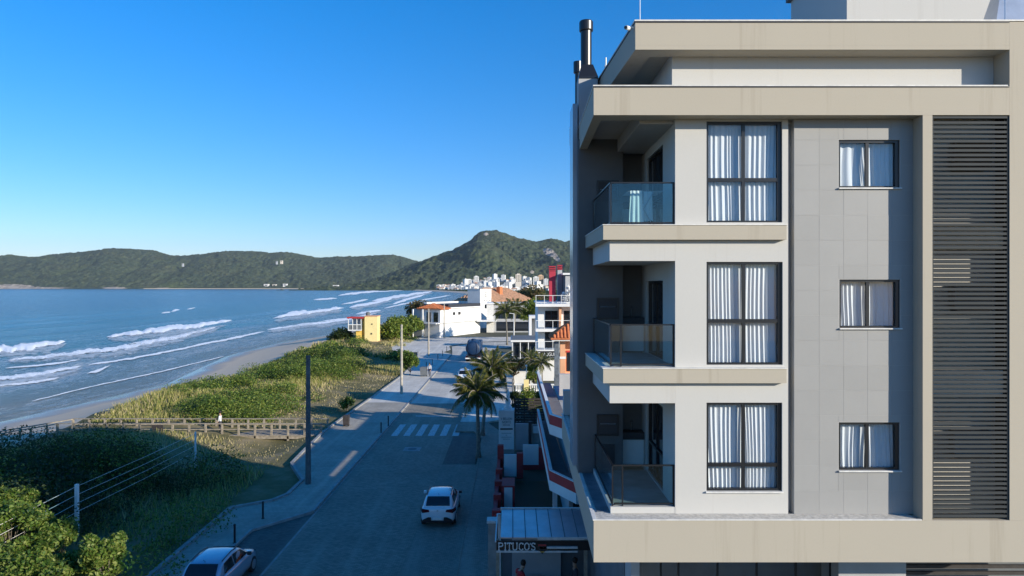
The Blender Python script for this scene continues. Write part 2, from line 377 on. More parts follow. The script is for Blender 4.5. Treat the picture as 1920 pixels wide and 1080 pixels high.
# lace of spent foam in the surf zone
lace = t.noise(sv(26, 9), 3.0, 6, 0.75, 1.2); band = t.noise(sv(5.5, 0.8), 2.0, 3, 0.6)
surf = t.ramp(t.math('MULTIPLY', dd, 0.4), [(0.0,0.4),(0.1,0.75),(0.28,0.3),(0.42,0.0)])
lf = t.math('MULTIPLY', t.ramp(t.math('MULTIPLY_ADD', band, 0.5, t.math('MULTIPLY', lace, 0.6)), [(0.53,0.0),(0.68,1.0)]), surf)
cw = t.mix(lf, cw, (0.62,0.66,0.68))
# darker swell faces
swl = t.noise(sv(7, 0.9), 3.0, 3, 0.5)
hgt = t.math('ADD', t.math('MULTIPLY', swl, 1.1), t.math('ADD', t.math('MULTIPLY', t.noise(sv(40, 14), 3.0, 5, 0.65), 0.32), t.math('MULTIPLY', t.noise(sv(220, 90), 3.0, 4, 0.65), 0.07)))
M['sea'] = t.done(t.bsdf(cw, t.mix(lf, (0.16,)*3, (0.7,)*3), 0, 0.5, t.bump(hgt, 0.75, 2.0), IOR=1.33, Specular_IOR_Level=0.26))
so = np.concatenate([[7,3,0], np.arange(-3,-240,-2.5), [-260,-300,-360,-450,-700,-1100,-1800,-3000,-5000,-7000]])
sy = np.concatenate([np.arange(-120,40,16), np.arange(40,420,5), np.arange(420,900,14), np.arange(900,4300,80), np.array([4800,5600,6500])])
SO, SY = np.meshgrid(so, sy); SX = shore(SY)+SO
a_ = np.clip((-SO-6)/40,0,1)*np.clip((SO+255)/60,0,1)
sw = fbm(SO/34+SY*0.004, SY/170, 3, 61)-0.5; sw2 = fbm(SO/9+SY*0.01, SY/36, 3, 62)-0.5
SZ = -2.0+a_*np.clip((900-SY)/300,0,1)*(np.sin((SO+14*sw+SY*0.03)/26*2*np.pi)*0.20*np.clip(sw*4+0.6,0,1.4)+sw2*0.35)
tag(grid_mesh('sea', SX, SY, SZ, [M['sea']], uv=(SO/100.0, SY/100.0)), kind='structure')

# ---- breaking waves: ridges of white water lying on the sea
t = NT('sea_foam'); uvn = t.n('ShaderNodeUVMap', uv_map='shore')
v_ = t.n('ShaderNodeSeparateXYZ', i_Vector=uvn.outputs[0]).outputs[1]
n1 = t.noise(t.pos(), 0.55, 6, 0.72, 0.6); n0 = t.noise(t.pos((1, 0.35, 1)), 0.10, 3, 0.6)
edge = t.math('MULTIPLY', t.math('ABSOLUTE', t.math('SUBTRACT', v_, 0.5)), 2.0)
a = t.math('SUBTRACT', t.math('ADD', t.math('MULTIPLY', n1, 1.1), t.math('MULTIPLY', n0, 0.55)), t.math('MULTIPLY', t.math('POWER', edge, 1.6), 0.62))
al = t.ramp(a, [(0.34,0.0),(0.5,1.0)])
tr = t.n('ShaderNodeBsdfTransparent'); df = t.bsdf((0.94,0.95,0.95), 0.8, 0, 0.2, t.bump(n1, 0.5, 0.2)); mx = t.n('ShaderNodeMixShader', i_0=al)
t.t.links.new(tr.outputs[0], mx.inputs[1]); t.t.links.new(df, mx.inputs[2]); M['foam'] = t.done(mx.outputs[0])
t = NT('sea_wash'); n1 = t.noise(t.pos((1,0.6,1)), 0.5, 7, 0.78, 1.2); uvn = t.n('ShaderNodeUVMap', uv_map='shore'); v_ = t.n('ShaderNodeSeparateXYZ', i_Vector=uvn.outputs[0]).outputs[1]
edge = t.math('MULTIPLY', t.math('ABSOLUTE', t.math('SUBTRACT', v_, 0.5)), 2.0)
al = t.math('MULTIPLY', t.ramp(t.math('SUBTRACT', n1, t.math('MULTIPLY', t.math('POWER', edge, 2.0), 0.22)), [(0.36,0.0),(0.52,1.0)]), 0.6)
tr = t.n('ShaderNodeBsdfTransparent'); df = t.bsdf((0.72,0.77,0.8), 0.8, 0, 0.2); mx = t.n('ShaderNodeMixShader', i_0=al)
t.t.links.new(tr.outputs[0], mx.inputs[1]); t.t.links.new(df, mx.inputs[2]); M['wash'] = t.done(mx.outputs[0])
def breaker(pts, seed, hgt=0.5, mat='foam', z0=-1.93, nm='breaking_wave'):
    pts = np.array(pts, float); d = np.concatenate([[0], np.cumsum(np.hypot(np.diff(pts[:,0]), np.diff(pts[:,1])))])
    n = max(6, int(d[-1]/2.0)); s = np.linspace(0, d[-1], n)
    px = np.interp(s, d, pts[:,0]); py = np.interp(s, d, pts[:,1]); w = np.interp(s, d, pts[:,2])
    nz = fbm(s*0.06, s*0+seed, 4, seed); py = py+(nz-0.5)*w*0.6; w = w*(0.55+0.9*fbm(s*0.09, s*0+seed+40, 4, seed))
    end = np.clip(np.minimum(s, d[-1]-s)/12+0.15, 0, 1); w = w*end
    rows = []; fr = [-0.5,-0.3,-0.1,0.12,0.3,0.5]; up = [0,0.5,1,0.75,0.3,0]
    for f, u in zip(fr, up):
        Yw = (CAMZ-z0)*FOC/(py-f*w-HY); Xw = (px-960)*Yw/FOC
        mid = (CAMZ+2)*FOC/(py-HY); rows.append((Xw, Yw, z0+u*hgt*0.55*np.minimum(w*mid/FOC, 2.0)))
    X = np.stack([r[0] for r in rows]); Y = np.stack([r[1] for r in rows]); Z = np.stack([r[2] for r in rows])
    U = np.stack([s/10]*6); V = np.stack([np.full(n, k/5) for k in range(6)])
    o = grid_mesh(nm, X, Y, Z, [M[mat]], uv=(U, V)); tag(o, kind='structure')
WAVES = [
 ([(-60,665,12),(0,656,12),(55,650,11),(92,644,9),(122,640,6)],0.5), ([(200,632,5),(300,618,9),(380,608,8),(434,600,4)],0.45),
 ([(15,675,4),(120,664,7),(230,652,8),(330,631,7),(410,612,3)],0.2), ([(165,684,3),(250,672,4),(350,652,4),(450,631,4),(497,621,2)],0.1),
 ([(-60,720,6),(0,711,7),(80,700,8),(152,686,4)],0.2), ([(-40,728,5),(0,723,5),(60,716,5),(112,708,3)],0.1), ([(163,700,3),(186,694,5),(207,685,3)],0.1),
 ([(512,596,4),(560,586,7),(640,578,5)],0.4), ([(500,619,3),(560,609,5),(640,601,4),(700,589,3)],0.15), ([(588,562,2.5),(632,559,3)],0.3), ([(298,586,3),(340,582,4)],0.3),
 ([(350,580,2),(366,577,2)],0.2), ([(634,554,2.5),(670,550,4),(710,545,3)],0.3), ([(655,577,4),(700,567,6),(735,560,4)],0.3), ([(697,564,3),(750,555,5),(810,547,3)],0.3),
 ([(733,571,3),(770,560,4),(797,552,3)],0.2), ([(600,582,3),(645,577,4)],0.3), ([(667,588,3),(714,582,4)],0.2), ([(600,603,3),(650,597,3),(706,588,3)],0.1),
 ([(745,566,2),(775,557,3)],0.1), ([(640,571,2),(690,562,3)],0.2), ([(690,548,1.6),(760,543.5,2)],0.2), ([(545,592,2),(585,588,2.5)],0.1), ([(420,700,1.2),(480,676,1.6),(560,640,1.6)],0.03),
 ([(60,752,1.6),(160,727,2),(300,697,2),(420,668,1.5)],0.03), ([(720,578,2),(790,563,2.5),(845,553,2)],0.1), ([(240,645,2),(320,632,3),(400,616,2)],0.1), ([(10,690,2),(100,682,3),(150,674,2)],0.1)]
for k, (w, h) in enumerate(WAVES):
    if k in (0,1,2,4,7,8,13,14,17):
        breaker([(x+2, y+q*(0.9 if k < 9 else 0.7), q*(2.3 if k < 9 else 1.6)) for x, y, q in w], 300+k*5, 0.0, 'wash', -1.80-0.001*k, 'spent_foam')
    breaker([(x, y, q*(1.35 if h > 0.12 else 1.1)) for x, y, q in w], 11+k*7, h)

# ---- wooded hills
t = NT('forested_hill'); p = t.pos()
n = t.noise(p, 0.006, 6, 0.7); n2 = t.noise(p, 0.05, 5, 0.75); n3 = t.noise(p, 0.0022, 3, 0.5)
c = t.ramp(n2, [(0.3,(0.013,0.03,0.018)),(0.5,(0.055,0.075,0.04)),(0.7,(0.125,0.14,0.075))])
c = t.mix(t.ramp(n, [(0.5,0.0),(0.72,0.55)]), c, (0.085,0.082,0.045))
c = t.mix(t.ramp(n3, [(0.6,0.0),(0.72,0.35)]), c, (0.1,0.13,0.035))
rk = t.n('ShaderNodeAttribute', attribute_name='rock')
c = t.mix(t.ramp(t.math('MULTIPLY', rk.outputs['Fac'], t.math('ADD', n2, 0.45)), [(0.42,0.0),(0.56,1.0)]), c, t.ramp(n2, [(0.35,(0.2,0.17,0.14)),(0.6,(0.5,0.43,0.36))]))
M['hill'] = t.done(t.bsdf(c, 0.95, 0, 0.1, t.bump(t.noise(p, 0.09, 4, 0.7), 1.0, 9.0)))
def hill(name, prof, yf, yc, xa, xb, nu, nv, seed, rocks=(), gully=0.4, foot=None):
    pr = np.array(prof, float); xs = (pr[:,0]-960)*yc/FOC; zs = CAMZ-(pr[:,1]-HY)*yc/FOC
    u = np.linspace(xa, xb, nu); zc = np.interp(u, xs, zs)
    zc = np.convolve(np.pad(zc, 4, 'edge'), np.ones(9)/9, 'valid')
    s = np.concatenate([np.linspace(0, 1, nv), np.linspace(1.06, 1.7, 14)])
    U, S = np.meshgrid(u, s); ZC = np.broadcast_to(zc, U.shape)
    Y = yf+(yc-yf)*S + (fbm(U*0.0016, S*0, 3, seed+5)-0.5)*(yc-yf)*0.35*np.clip(1-S, 0, 1)
    rise = np.where(S <= 1, np.clip(S, 0, 1)**0.9, np.clip(1-(S-1)*1.2, 0, 1))
    g = 1-np.abs(2*fbm(U*0.0028+S*0.8, S*1.6+U*0.0006, 4, seed)-1)*2.4
    dip = gully*np.clip(g, 0, 1)*4*np.clip(S, 0, 1)*np.clip(1-S, 0, 1)
    Z = -6+(ZC+6)*rise*(1-dip*0.55)
    tree = (fbm(U*0.055, Y*0.045, 3, seed+9)-0.5)*26*np.clip(S*14, 0, 1)
    big = (fbm(U*0.008, Y*0.006, 4, seed+3)-0.5)*34*np.clip(S*3, 0, 1)*np.clip(1.25-S, 0, 1)
    Z = Z+tree*np.where((S > 0.9) & (S < 1.1), 0.5, 1)+big
    o = grid_mesh(name, U, Y, Z, [M['hill']])
    pp = 960+U/Y*FOC; yp = HY-(Z-CAMZ)/Y*FOC
    rock = np.zeros(U.shape)
    for (rx, ry, ra, rb, sl) in rocks:
        rock = np.maximum(rock, np.clip(1.5-np.hypot((pp-rx-(yp-ry)*sl)/ra, (yp-ry)/rb), 0, 1))
    at = o.data.attributes.new('rock', 'FLOAT', 'POINT'); at.data.foreach_set('value', rock.reshape(-1).astype(np.float32))
    tag(o, kind='structure'); return U, Y, Z
LP = [(-300,490),(-120,486),(-40,484),(0,481),(15,477),(45,480),(62,483),(100,476),(130,474),(170,470),(200,466),(225,465),(260,467),(290,469),(310,476),(330,480),(370,477),(420,471),(470,470),(510,474),(540,471),(575,479),(600,483),(640,481),(700,479),(735,477),(762,483),(778,489),(800,494),(850,505),(950,530)]
hill('hill', LP, 3850, 4900, PX(-300,4900), PX(880,4900), 900, 90, 21, [(20,538,46,5,0),(75,540,60,1.6,0),(215,540,25,2.0,0),(305,541,18,1.6,0)])
RP = [(640,545),(690,530),(740,508),(790,489),(820,478),(845,470),(880,452),(897,437),(910,432),(928,430.5),(945,435),(970,445),(1000,452),(1012,453),(1035,446.5),(1058,452),(1080,450),(1120,458),(1200,475),(1320,490),(1500,505),(1700,520)]
hill('hill', RP, 2350, 3300, PX(640,3300), PX(1500,3300), 700, 110, 57, [(1030,473,11,8,0.7),(1042,482,6,9,0.7),(911,439,5,3,0),(998,510,4,3,0)], gully=0.5)

# ---- street surfaces
def sheet(name, poly, z, m, kind='structure', thick=None, parent=None):
    mb = MB()
    if thick: mb.prism(poly, z-thick, z)
    else: mb.poly([(p[0], p[1], z) for p in poly])
    o = mb.build(name, m, parent); 
    if kind: tag(o, kind=kind)
    return o
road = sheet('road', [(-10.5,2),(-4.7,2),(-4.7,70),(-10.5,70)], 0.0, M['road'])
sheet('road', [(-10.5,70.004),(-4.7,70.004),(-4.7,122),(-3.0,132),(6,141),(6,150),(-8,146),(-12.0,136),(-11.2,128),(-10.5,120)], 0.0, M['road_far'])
sheet('parking_bay', [(-12.7,2),(-10.504,2),(-10.504,36.0),(-12.7,33.5)], 0.0, M['bay'])
sheet('parking_bay', [(-4.696,2),(-2.3,2),(-2.3,28),(-4.696,28)], 0.0, M['walk_r'])
sheet('parking_bay', [(-4.696,28.004),(-2.3,28.004),(-2.3,46),(-4.696,46)], 0.0, M['walk_r'])
sheet('parking_bay', [(-4.696,46.004),(-2.5,46.004),(-2.5,54),(-3.2,56),(-4.696,56)], 0.0, M['bay'])
LEFT = [(-14.8,2),(-14.8,28.3),(-15,36.6),(-13.2,37.9),(-12.75,39.0),(-12.75,41.9),(-14.7,45.8),(-15.0,49.9),(-15.3,56),(-15.2,62),(-14.9,73.8),(-14.6,91),(-15.2,110),(-17,124)]
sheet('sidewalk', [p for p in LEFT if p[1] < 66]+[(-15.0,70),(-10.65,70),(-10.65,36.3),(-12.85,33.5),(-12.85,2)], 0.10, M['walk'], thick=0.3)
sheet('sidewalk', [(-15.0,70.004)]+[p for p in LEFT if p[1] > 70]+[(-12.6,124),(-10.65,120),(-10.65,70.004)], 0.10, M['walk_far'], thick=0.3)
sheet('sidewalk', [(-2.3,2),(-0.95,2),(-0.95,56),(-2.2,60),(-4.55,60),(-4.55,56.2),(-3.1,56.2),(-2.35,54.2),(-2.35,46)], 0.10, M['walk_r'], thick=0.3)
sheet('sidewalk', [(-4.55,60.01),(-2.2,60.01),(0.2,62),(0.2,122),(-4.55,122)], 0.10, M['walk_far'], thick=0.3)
sheet('plaza', [(-19,124.2),(-12.4,124.2),(-11.6,129),(-12.6,137),(-8,147),(6,151),(6,162),(-24,160),(-24,130)], 0.03, M['walk_far'])
def kerb(pts, w=0.16, h=0.13, name='kerb', m='kerb'):
    mb = MB()
    for a, b in zip(pts[:-1], pts[1:]): mb.bar((a[0],a[1],h-0.15), (b[0],b[1],h-0.15), w, 0.3)
    tag(mb.build(name, M[m]), kind='structure')
kerb([(p[0]-0.08, p[1]) for p in LEFT], 0.2, 0.2); kerb([(-10.57,36.2),(-10.57,120)]); kerb([(-12.78,2),(-12.78,33.4),(-10.6,36.2)], 0.14, 0.12)
kerb([(-2.32,2),(-2.32,54),(-3.1,56.1),(-4.6,56.1),(-4.6,122)], 0.12, 0.12, 'kerb', 'walk_r')
mb = MB(); mb.box(-10.46,-10.37,2,70,0.002,0.006); tag(mb.build('gutter_strip', M['concrete']), kind='structure')
for k in range(6):
    x = -9.72+k*0.98; tag(sheet('crosswalk_stripe', [(x,54.8),(x+0.52,54.8),(x+0.52,59.3),(x,59.3)], 0.004, M['paint'], None, parent=road), kind='structure')
tag(sheet('stop_line', [(-8.9,63.0),(-5.6,63.0),(-5.6,63.35),(-8.9,63.35)], 0.004, M['paint'], None, parent=road), kind='structure')
mh = thing('manhole', 'round dark manhole cover set in a pale square slab in the road', 'manhole', (*GP(773,842), 0.0))
mx_, my_ = GP(773,842)
bx('surround', M['kerb'], mh, mx_-0.62,mx_+0.62,my_-0.62,my_+0.62,0.0,0.008); MB().lathe([(0.33,0),(0.33,0.016)], (mx_,my_,0), 20).build('cover', M['grey_dk'], mh)

# ================================================================== THE APARTMENT BUILDING
YF, YW, YG, YL = 14.5, 14.88, 14.85, 14.74
ZA, ZB, ZC = 13.34, 10.24, 7.15
B = thing('apartment_building', 'large modern beige and grey apartment block filling the right side, with corner balconies', 'building', (6, 20, 0))
bt = bx
# big ledge at the foot, its left edge drifts a little
MB().prism([(1.735,YF),(13.5,YF),(13.5,26.6),(1.95,26.6)], 6.14, 7.03).build('base_ledge', M['beige'], B)
MB().prism([(1.80,YF+0.03),(8.62,YF+0.03),(8.62,YW-0.002),(2.15,YW-0.002),(2.15,26.4),(2.02,26.4)], 7.03, 7.045).build('ledge_top', M['stone'], B)
MB().prism([(1.715,YF-0.02),(8.7,YF-0.02),(8.7,YF+0.03),(1.80,YF+0.03),(2.0,26.6),(1.93,26.6)], 7.032, 7.055).build('ledge_flashing', M['cap'], B)
bx('rear_parapet', M['white_wall'], B, 1.98,2.45,26.2,26.58,7.06,8.0)
# frame piers and top band
bx('frame_pier', M['beige'], B, 8.725,8.93,YF,15.55,7.032,15.638)
bx('frame_pier', M['beige'], B, 10.57,13.5,YF,15.55,7.032,17.63)
MB().prism([(1.735,YF),(10.568,YF),(10.568,YW+0.1),(1.95,YW+0.1),(2.0,18.5),(1.80,18.5)], 15.64, 16.25).build('terrace_parapet', M['beige'], B)
MB().prism([(1.72,YF-0.02),(10.52,YF-0.02),(10.52,YW+0.1),(1.96,YW+0.1),(2.01,18.52),(1.785,18.52)], 16.252, 16.275).build('parapet_cap', M['cap'], B)
MB().prism([(1.727,YF-0.012),(10.56,YF-0.012),(10.56,YF-0.002),(1.733,YF-0.002)], 16.225, 16.252).build('drip_flashing', M['flash'], B)
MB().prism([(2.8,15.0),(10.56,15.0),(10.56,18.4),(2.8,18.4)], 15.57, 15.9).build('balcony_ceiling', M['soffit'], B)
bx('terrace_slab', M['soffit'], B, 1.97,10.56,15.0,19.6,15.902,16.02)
# roof slab: rim beam with a recessed ceiling
RS = [(2.62,YF),(10.568,YF),(10.568,24.4),(2.06,24.4),(2.36,18.6)]
mb = MB(); mb.prism(RS, 17.12, 17.60)
inn = [(3.02,14.96),(10.5,14.96),(10.5,24.0),(2.5,24.0),(2.79,18.6)]
for i in range(5):
    a, b2, c2, d2 = RS[i], RS[(i+1)%5], inn[(i+1)%5], inn[i]; mb.prism([a,b2,c2,d2], 17.03, 17.119)
mb.build('roof_slab', M['beige'], B)
MB().prism([(2.6,YF-0.02),(13.5,YF-0.02),(13.5,15.0),(3.0,15.0),(2.46,24.4),(2.05,24.4),(2.34,18.6)], 17.632, 17.66).build('roof_cap', M['cap'], B)
MB().prism([(2.605,YF-0.012),(10.56,YF-0.012),(10.56,YF+0.3),(2.7,YF+0.3),(2.45,18.6),(2.345,18.6)], 17.602, 17.631).build('drip_flashing', M['flash'], B)
holes(MB(), 3.51,10.56,16.03,17.118,[],14.97,15.2).build('terrace_wall', M['white_wall'], B)
bx('terrace_wall', M['white_wall'], B, 3.51,3.7,15.2,20.0,16.03,17.118)
# white street wall with its three large openings
BIG = [(4.24,5.89,13.395,15.60),(4.24,5.90,10.29,12.535),(4.24,5.89,7.536,9.466)]
SML = [(7.11,8.445,14.146,15.19),(7.125,8.455,11.095,12.15),(7.11,8.445,7.997,9.042)]
holes(MB(), 3.557,6.02,7.046,15.639,BIG,YW,15.1).build('street_wall', M['white_wall'], B)
bx('groove_back', M['grey_wall'], B, 6.022,6.135,15.06,15.1,7.046,15.639)
tw = holes(MB(), 6.137,8.723,7.046,15.639,SML,YG+0.006,15.08).build('tiled_wall', M['grout'], B)
# porcelain tiles laid one by one, cut round the windows
vx = [PX(p,YG) for p in (1489,1536,1582,1627,1672,1712.6)]; vz = [PZ(497.5+47*k,YG) for k in range(-6,11)]
vz[0] = min(vz[0],15.638); vz = [z for z in vz if z > 7.1]+[7.046]; vz[0] = 15.638
tm = {}
for i in range(5):
    for k in range(len(vz)-1):
        rects = [(vx[i],vx[i+1],vz[k+1],vz[k])]
        for h in SML:
            h = (h[0]-0.012,h[1]+0.012,h[2]-0.03,h[3]+0.012); nr = []
            for (a,b_,c_,d_) in rects:
                if h[0] >= b_ or h[1] <= a or h[2] >= d_ or h[3] <= c_: nr.append((a,b_,c_,d_)); continue
                if a < h[0]: nr.append((a,h[0],c_,d_))
                if h[1] < b_: nr.append((h[1],b_,c_,d_))
                x0, x1 = max(a,h[0]), min(b_,h[1])
                if c_ < h[2]: nr.append((x0,x1,c_,h[2]))
                if h[3] < d_: nr.append((x0,x1,h[3],d_))
            rects = nr
        for (a,b_,c_,d_) in rects:
            if b_-a < 0.03 or d_-c_ < 0.03: continue
            y = YG+random.uniform(-0.0015,0.0015)
            bx('tile', M['tile'], tw, a+0.002,b_-0.002,y+0.0025,YG+0.0055,c_+0.002,d_-0.002)
# balcony bays: ledges, spandrels, floors
for zt, nm in ((ZA,'top'),(ZB,'middle')):
    MB().prism([(1.97,YL),(5.93,YL),(5.93,YW-0.002),(3.555,YW-0.002),(3.555,18.08),(1.945,18.08)], zt-0.33, zt-0.02).build('balcony_ledge', M['beige'], B)
    MB().prism([(1.955,YL-0.015),(5.945,YL-0.015),(5.945,YW-0.003),(3.556,YW-0.003),(3.556,18.09),(1.93,18.09)], zt-0.018, zt).build('ledge_cap', M['cap'], B)
    MB().prism([(2.13,YW),(3.555,YW),(3.555,18.08),(2.14,18.08)], zt-0.785, zt-0.332).build('balcony_spandrel', M['white_wall'], B)
    bx('balcony_floor', M['concrete'], B, 2.24,3.552,15.0,18.07,zt+0.001,zt+0.012)
bx('balcony_upstand', M['white_wall'], B, 2.15,3.555,YW+0.005,15.0,7.047,7.19)
bx('balcony_upstand', M['white_wall'], B, 2.15,2.27,15.002,18.07,7.047,7.19)
bx('balcony_floor', M['concrete'], B, 2.272,3.553,15.002,18.07,7.047,7.13)
bx('planter_strip', M['graystone'], B, 1.86,2.148,YW+0.1,18.07,7.046,7.06)
# core volumes, back wall, sink niche
bx('core', M['room'], B, 3.75,13.5,15.62,26.5,7.04,17.0)
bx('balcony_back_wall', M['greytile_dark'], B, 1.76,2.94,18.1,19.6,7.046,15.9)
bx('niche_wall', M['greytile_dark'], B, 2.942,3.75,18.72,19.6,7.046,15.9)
bx('rear_wall', M['grey_wall'], B, 2.45,3.75,19.602,26.5,7.046,15.9)
DZ = [(13.35,15.35),(10.25,12.14),(7.16,9.15)]
holes(MB(), 15.1,18.72,7.046,15.9,[(16.1,18.0,a,b_) for a,b_ in DZ],3.557,3.748)
mb = MB(); holes(mb, 15.1,18.718,7.046,15.57,[(16.1,18.0,a,b_) for a,b_ in DZ],0,1)
mb.v = [(3.557+v[1]*0.19, v[0], v[2]) for v in mb.v]; mb.build('balcony_side_wall', M['white_wall'], B)
bx('side_strip', M['strip'], B, 1.63,1.757,18.3,19.2,7.2,16.9)
bx('partition', M['room'], B, 6.03,6.13,15.102,15.61,7.05,15.6); bx('partition', M['room'], B, 8.6,8.72,15.102,15.61,7.05,15.6)
# balcony doors, grills and sink counters
for k, (a, b_) in enumerate(DZ):
    d = bx('balcony_door', M['black'], B, 3.66,3.70,16.1,18.0,a,b_)
    mb = MB(); mb.box(3.60,3.66,16.1,16.17,a,b_); mb.box(3.60,3.66,17.93,18.0,a,b_); mb.box(3.60,3.66,17.02,17.09,a,b_); mb.box(3.60,3.66,16.17,17.93,b_-0.08,b_); mb.box(3.60,3.66,16.17,17.93,a+0.75,a+0.80); mb.box(3.60,3.66,16.17,17.93,a,a+0.06)
    mb.build('frame', M['black'], d); bx('pane', M['dark_glass'], d, 3.64,3.655,16.17,17.93,a+0.06,b_-0.08)
for k, zt in enumerate((ZA, ZB, ZC)):
    g = bx('grill', M['flash'], B, 2.25,2.82,18.05,18.098,zt+0.92,zt+1.46)
    mb = MB(); mb.box(2.25,2.82,18.03,18.049,zt+0.90,zt+0.94); mb.box(2.25,2.82,18.03,18.049,zt+1.42,zt+1.46); mb.box(2.25,2.29,18.03,18.049,zt+0.94,zt+1.42); mb.box(2.78,2.82,18.03,18.049,zt+0.94,zt+1.42); mb.build('frame', M['black'], g)
    MB().tube([(2.33,18.035,zt+1.22),(2.74,18.035,zt+1.22)], 0.012, 6).build('handle', M['steel'], g)
    c_ = bx('sink_counter', M['white'], B, 2.96,3.54,18.35,18.715,zt+0.02,zt+0.74)
    bx('countertop', M['flash'], c_, 2.945,3.555,18.30,18.717,zt+0.742,zt+0.93)
    MB().tube([(3.25,18.6,zt+0.93),(3.25,18.6,zt+1.15),(3.25,18.55,zt+1.2),(3.25,18.48,zt+1.17)], 0.013, 6).build('tap', M['steel'], c_)
bx('grill_door', M['flash'], B, 2.36,2.72,18.07,18.098,7.2,7.82)
# windows
def window(h, y, big):
    x0, x1, z0, z1 = h; w = thing('window', None, None, ((x0+x1)/2, y, z0)); w.parent = B; w.location = Vector(((x0+x1)/2, y, z0))-wl(B)
    fy0, fy1 = y+0.05, y+0.13; xm = (x0+x1)/2+(0.0 if big else -0.02); zt = z0+(z1-z0)*0.425 if big else None
    if big and z0 < 8: zt = z0+0.56
    mb = MB(); f = 0.055
    mb.box(x0,x0+f,fy0,fy1,z0,z1); mb.box(x1-f-0.03,x1,fy0,fy1,z0,z1); mb.box(x0+f,x1-f-0.03,fy0,fy1,z1-f,z1); mb.box(x0+f,x1-f-0.03,fy0,fy1,z0,z0+0.045)
    mb.build('frame', M['black'], w)
    bx('mullion', M['black'], w, xm-0.035,xm+0.035,fy0+0.012,fy1-0.012,z0+0.045,z1-f)
    zs = [(z0+0.045, z1-f)]
    if big:
        mb = MB(); mb.box(x0+f,xm-0.036,fy0+0.008,fy1-0.01,zt-0.04,zt+0.04); mb.box(xm+0.036,x1-f-0.03,fy0+0.008,fy1-0.01,zt-0.04,zt+0.04); mb.build('transom', M['black'], w)
        zs = [(z0+0.045, zt-0.04),(zt+0.04, z1-f)]
    for za, zb in zs:
        bx('pane', M['glass'], w, x0+f,xm-0.036,fy0+0.035,fy0+0.041,za,zb); bx('pane', M['glass'], w, xm+0.036,x1-f-0.03,fy0+0.047,fy0+0.053,za,zb)
    if not big: bx('sill', M['cap'], w, x0-0.01,x1+0.02,y-0.045,y+0.06,z0-0.028,z0-0.001)
    elif z0 < 8: bx('sill', M['cap'], w, x0-0.02,x1+0.01,y-0.045,y+0.06,z0-0.03,z0-0.001)
    bx('backing', M['dark'], w, x0-0.05,x1+0.05,y+0.62,y+0.66,z0-0.05,z1+0.03)  # unseen dark panel added behind the curtain to block light
NM = ['top floor','middle floor','lowest floor']
sm_ = lambda a: np.maximum(np.convolve(np.pad(a,3,'edge'), np.ones(7)/7,'valid'),0.15)
def curtain(h, y, label, parts):
    """pleated cloth hung as one or more drops; each drop (xa, xb, pleats)"""
    x0, x1, z0, z1 = h; rnd = random.Random(label)
    o = thing('curtain', label, 'curtain', ((x0+x1)/2, y, z0), 'curtains hung behind the windows')
    bx('curtain_track', M['white'], o, x0,x1,y-0.02,y+0.02,z1-0.05,z1-0.03)
    for (xa, xb, n, flare) in parts:
        nx = n*8; ph = rnd.random()*6; rows = 9; X = []; Yc = []; Z = []
        us = np.linspace(0, 1, nx+1)
        wph = np.cumsum(sm_(np.array([rnd.uniform(-0.2,2.2) for _ in range(nx+1)]))); wph = wph/wph[-1]*n*2*math.pi
        am = np.array([rnd.uniform(0.75,1.2) for _ in range(nx+1)]); am = np.convolve(np.pad(am,2,'edge'), np.ones(5)/5,'valid')
        for r in range(rows):
            v = r/(rows-1); z = z1-0.05-(z1-0.05-z0-0.03)*v
            sway = flare*v*(us-0.5)*2*0.12+0.02*math.sin(v*3+ph)
            X.append(xa+(xb-xa)*us+sway+0.006*np.sin(wph*2)); Yc.append(y+am*(0.016+0.006*v)*np.sin(wph+0.4*math.sin(v*2.2+ph))); Z.append(np.full(nx+1, z))
        X, Yc, Z = map(np.array, (X, Yc, Z)); L = wl(o)
        grid_mesh('drop', np.clip(X,x0-0.04,x1+0.04)-L.x, Yc-L.y, Z-L.z, [M['cloth']], parent=o)
for k, h in enumerate(BIG):
    window(h, YW, True); m_ = (h[0]+h[1])/2
    curtain(h, YW+0.19, f'white pleated curtain behind the large two by two window on the {NM[k]}', [(h[0]-0.02,m_+0.03,(9,10,8)[k],(0.1,0.2,-0.5)[k]),(m_-(0.04,0.03,0.05)[k],h[1]+0.02,(8,9,10)[k],(-0.2,0.25,-0.35)[k])])
for k, h in enumerate(SML):
    window(h, YG, False); m_ = (h[0]+h[1])/2
    curtain(h, YG+0.19, f'white pleated curtain behind the small sliding window on the {NM[k]}', [(h[0]-0.02,m_+(-0.06,0.03,0.02)[k],(4,7,6)[k],(1.1,0,-0.3)[k]),(m_-(0.09,0.03,0.03)[k],h[1]+0.02,(6,7,8)[k],(-0.2,0,0.2)[k])])
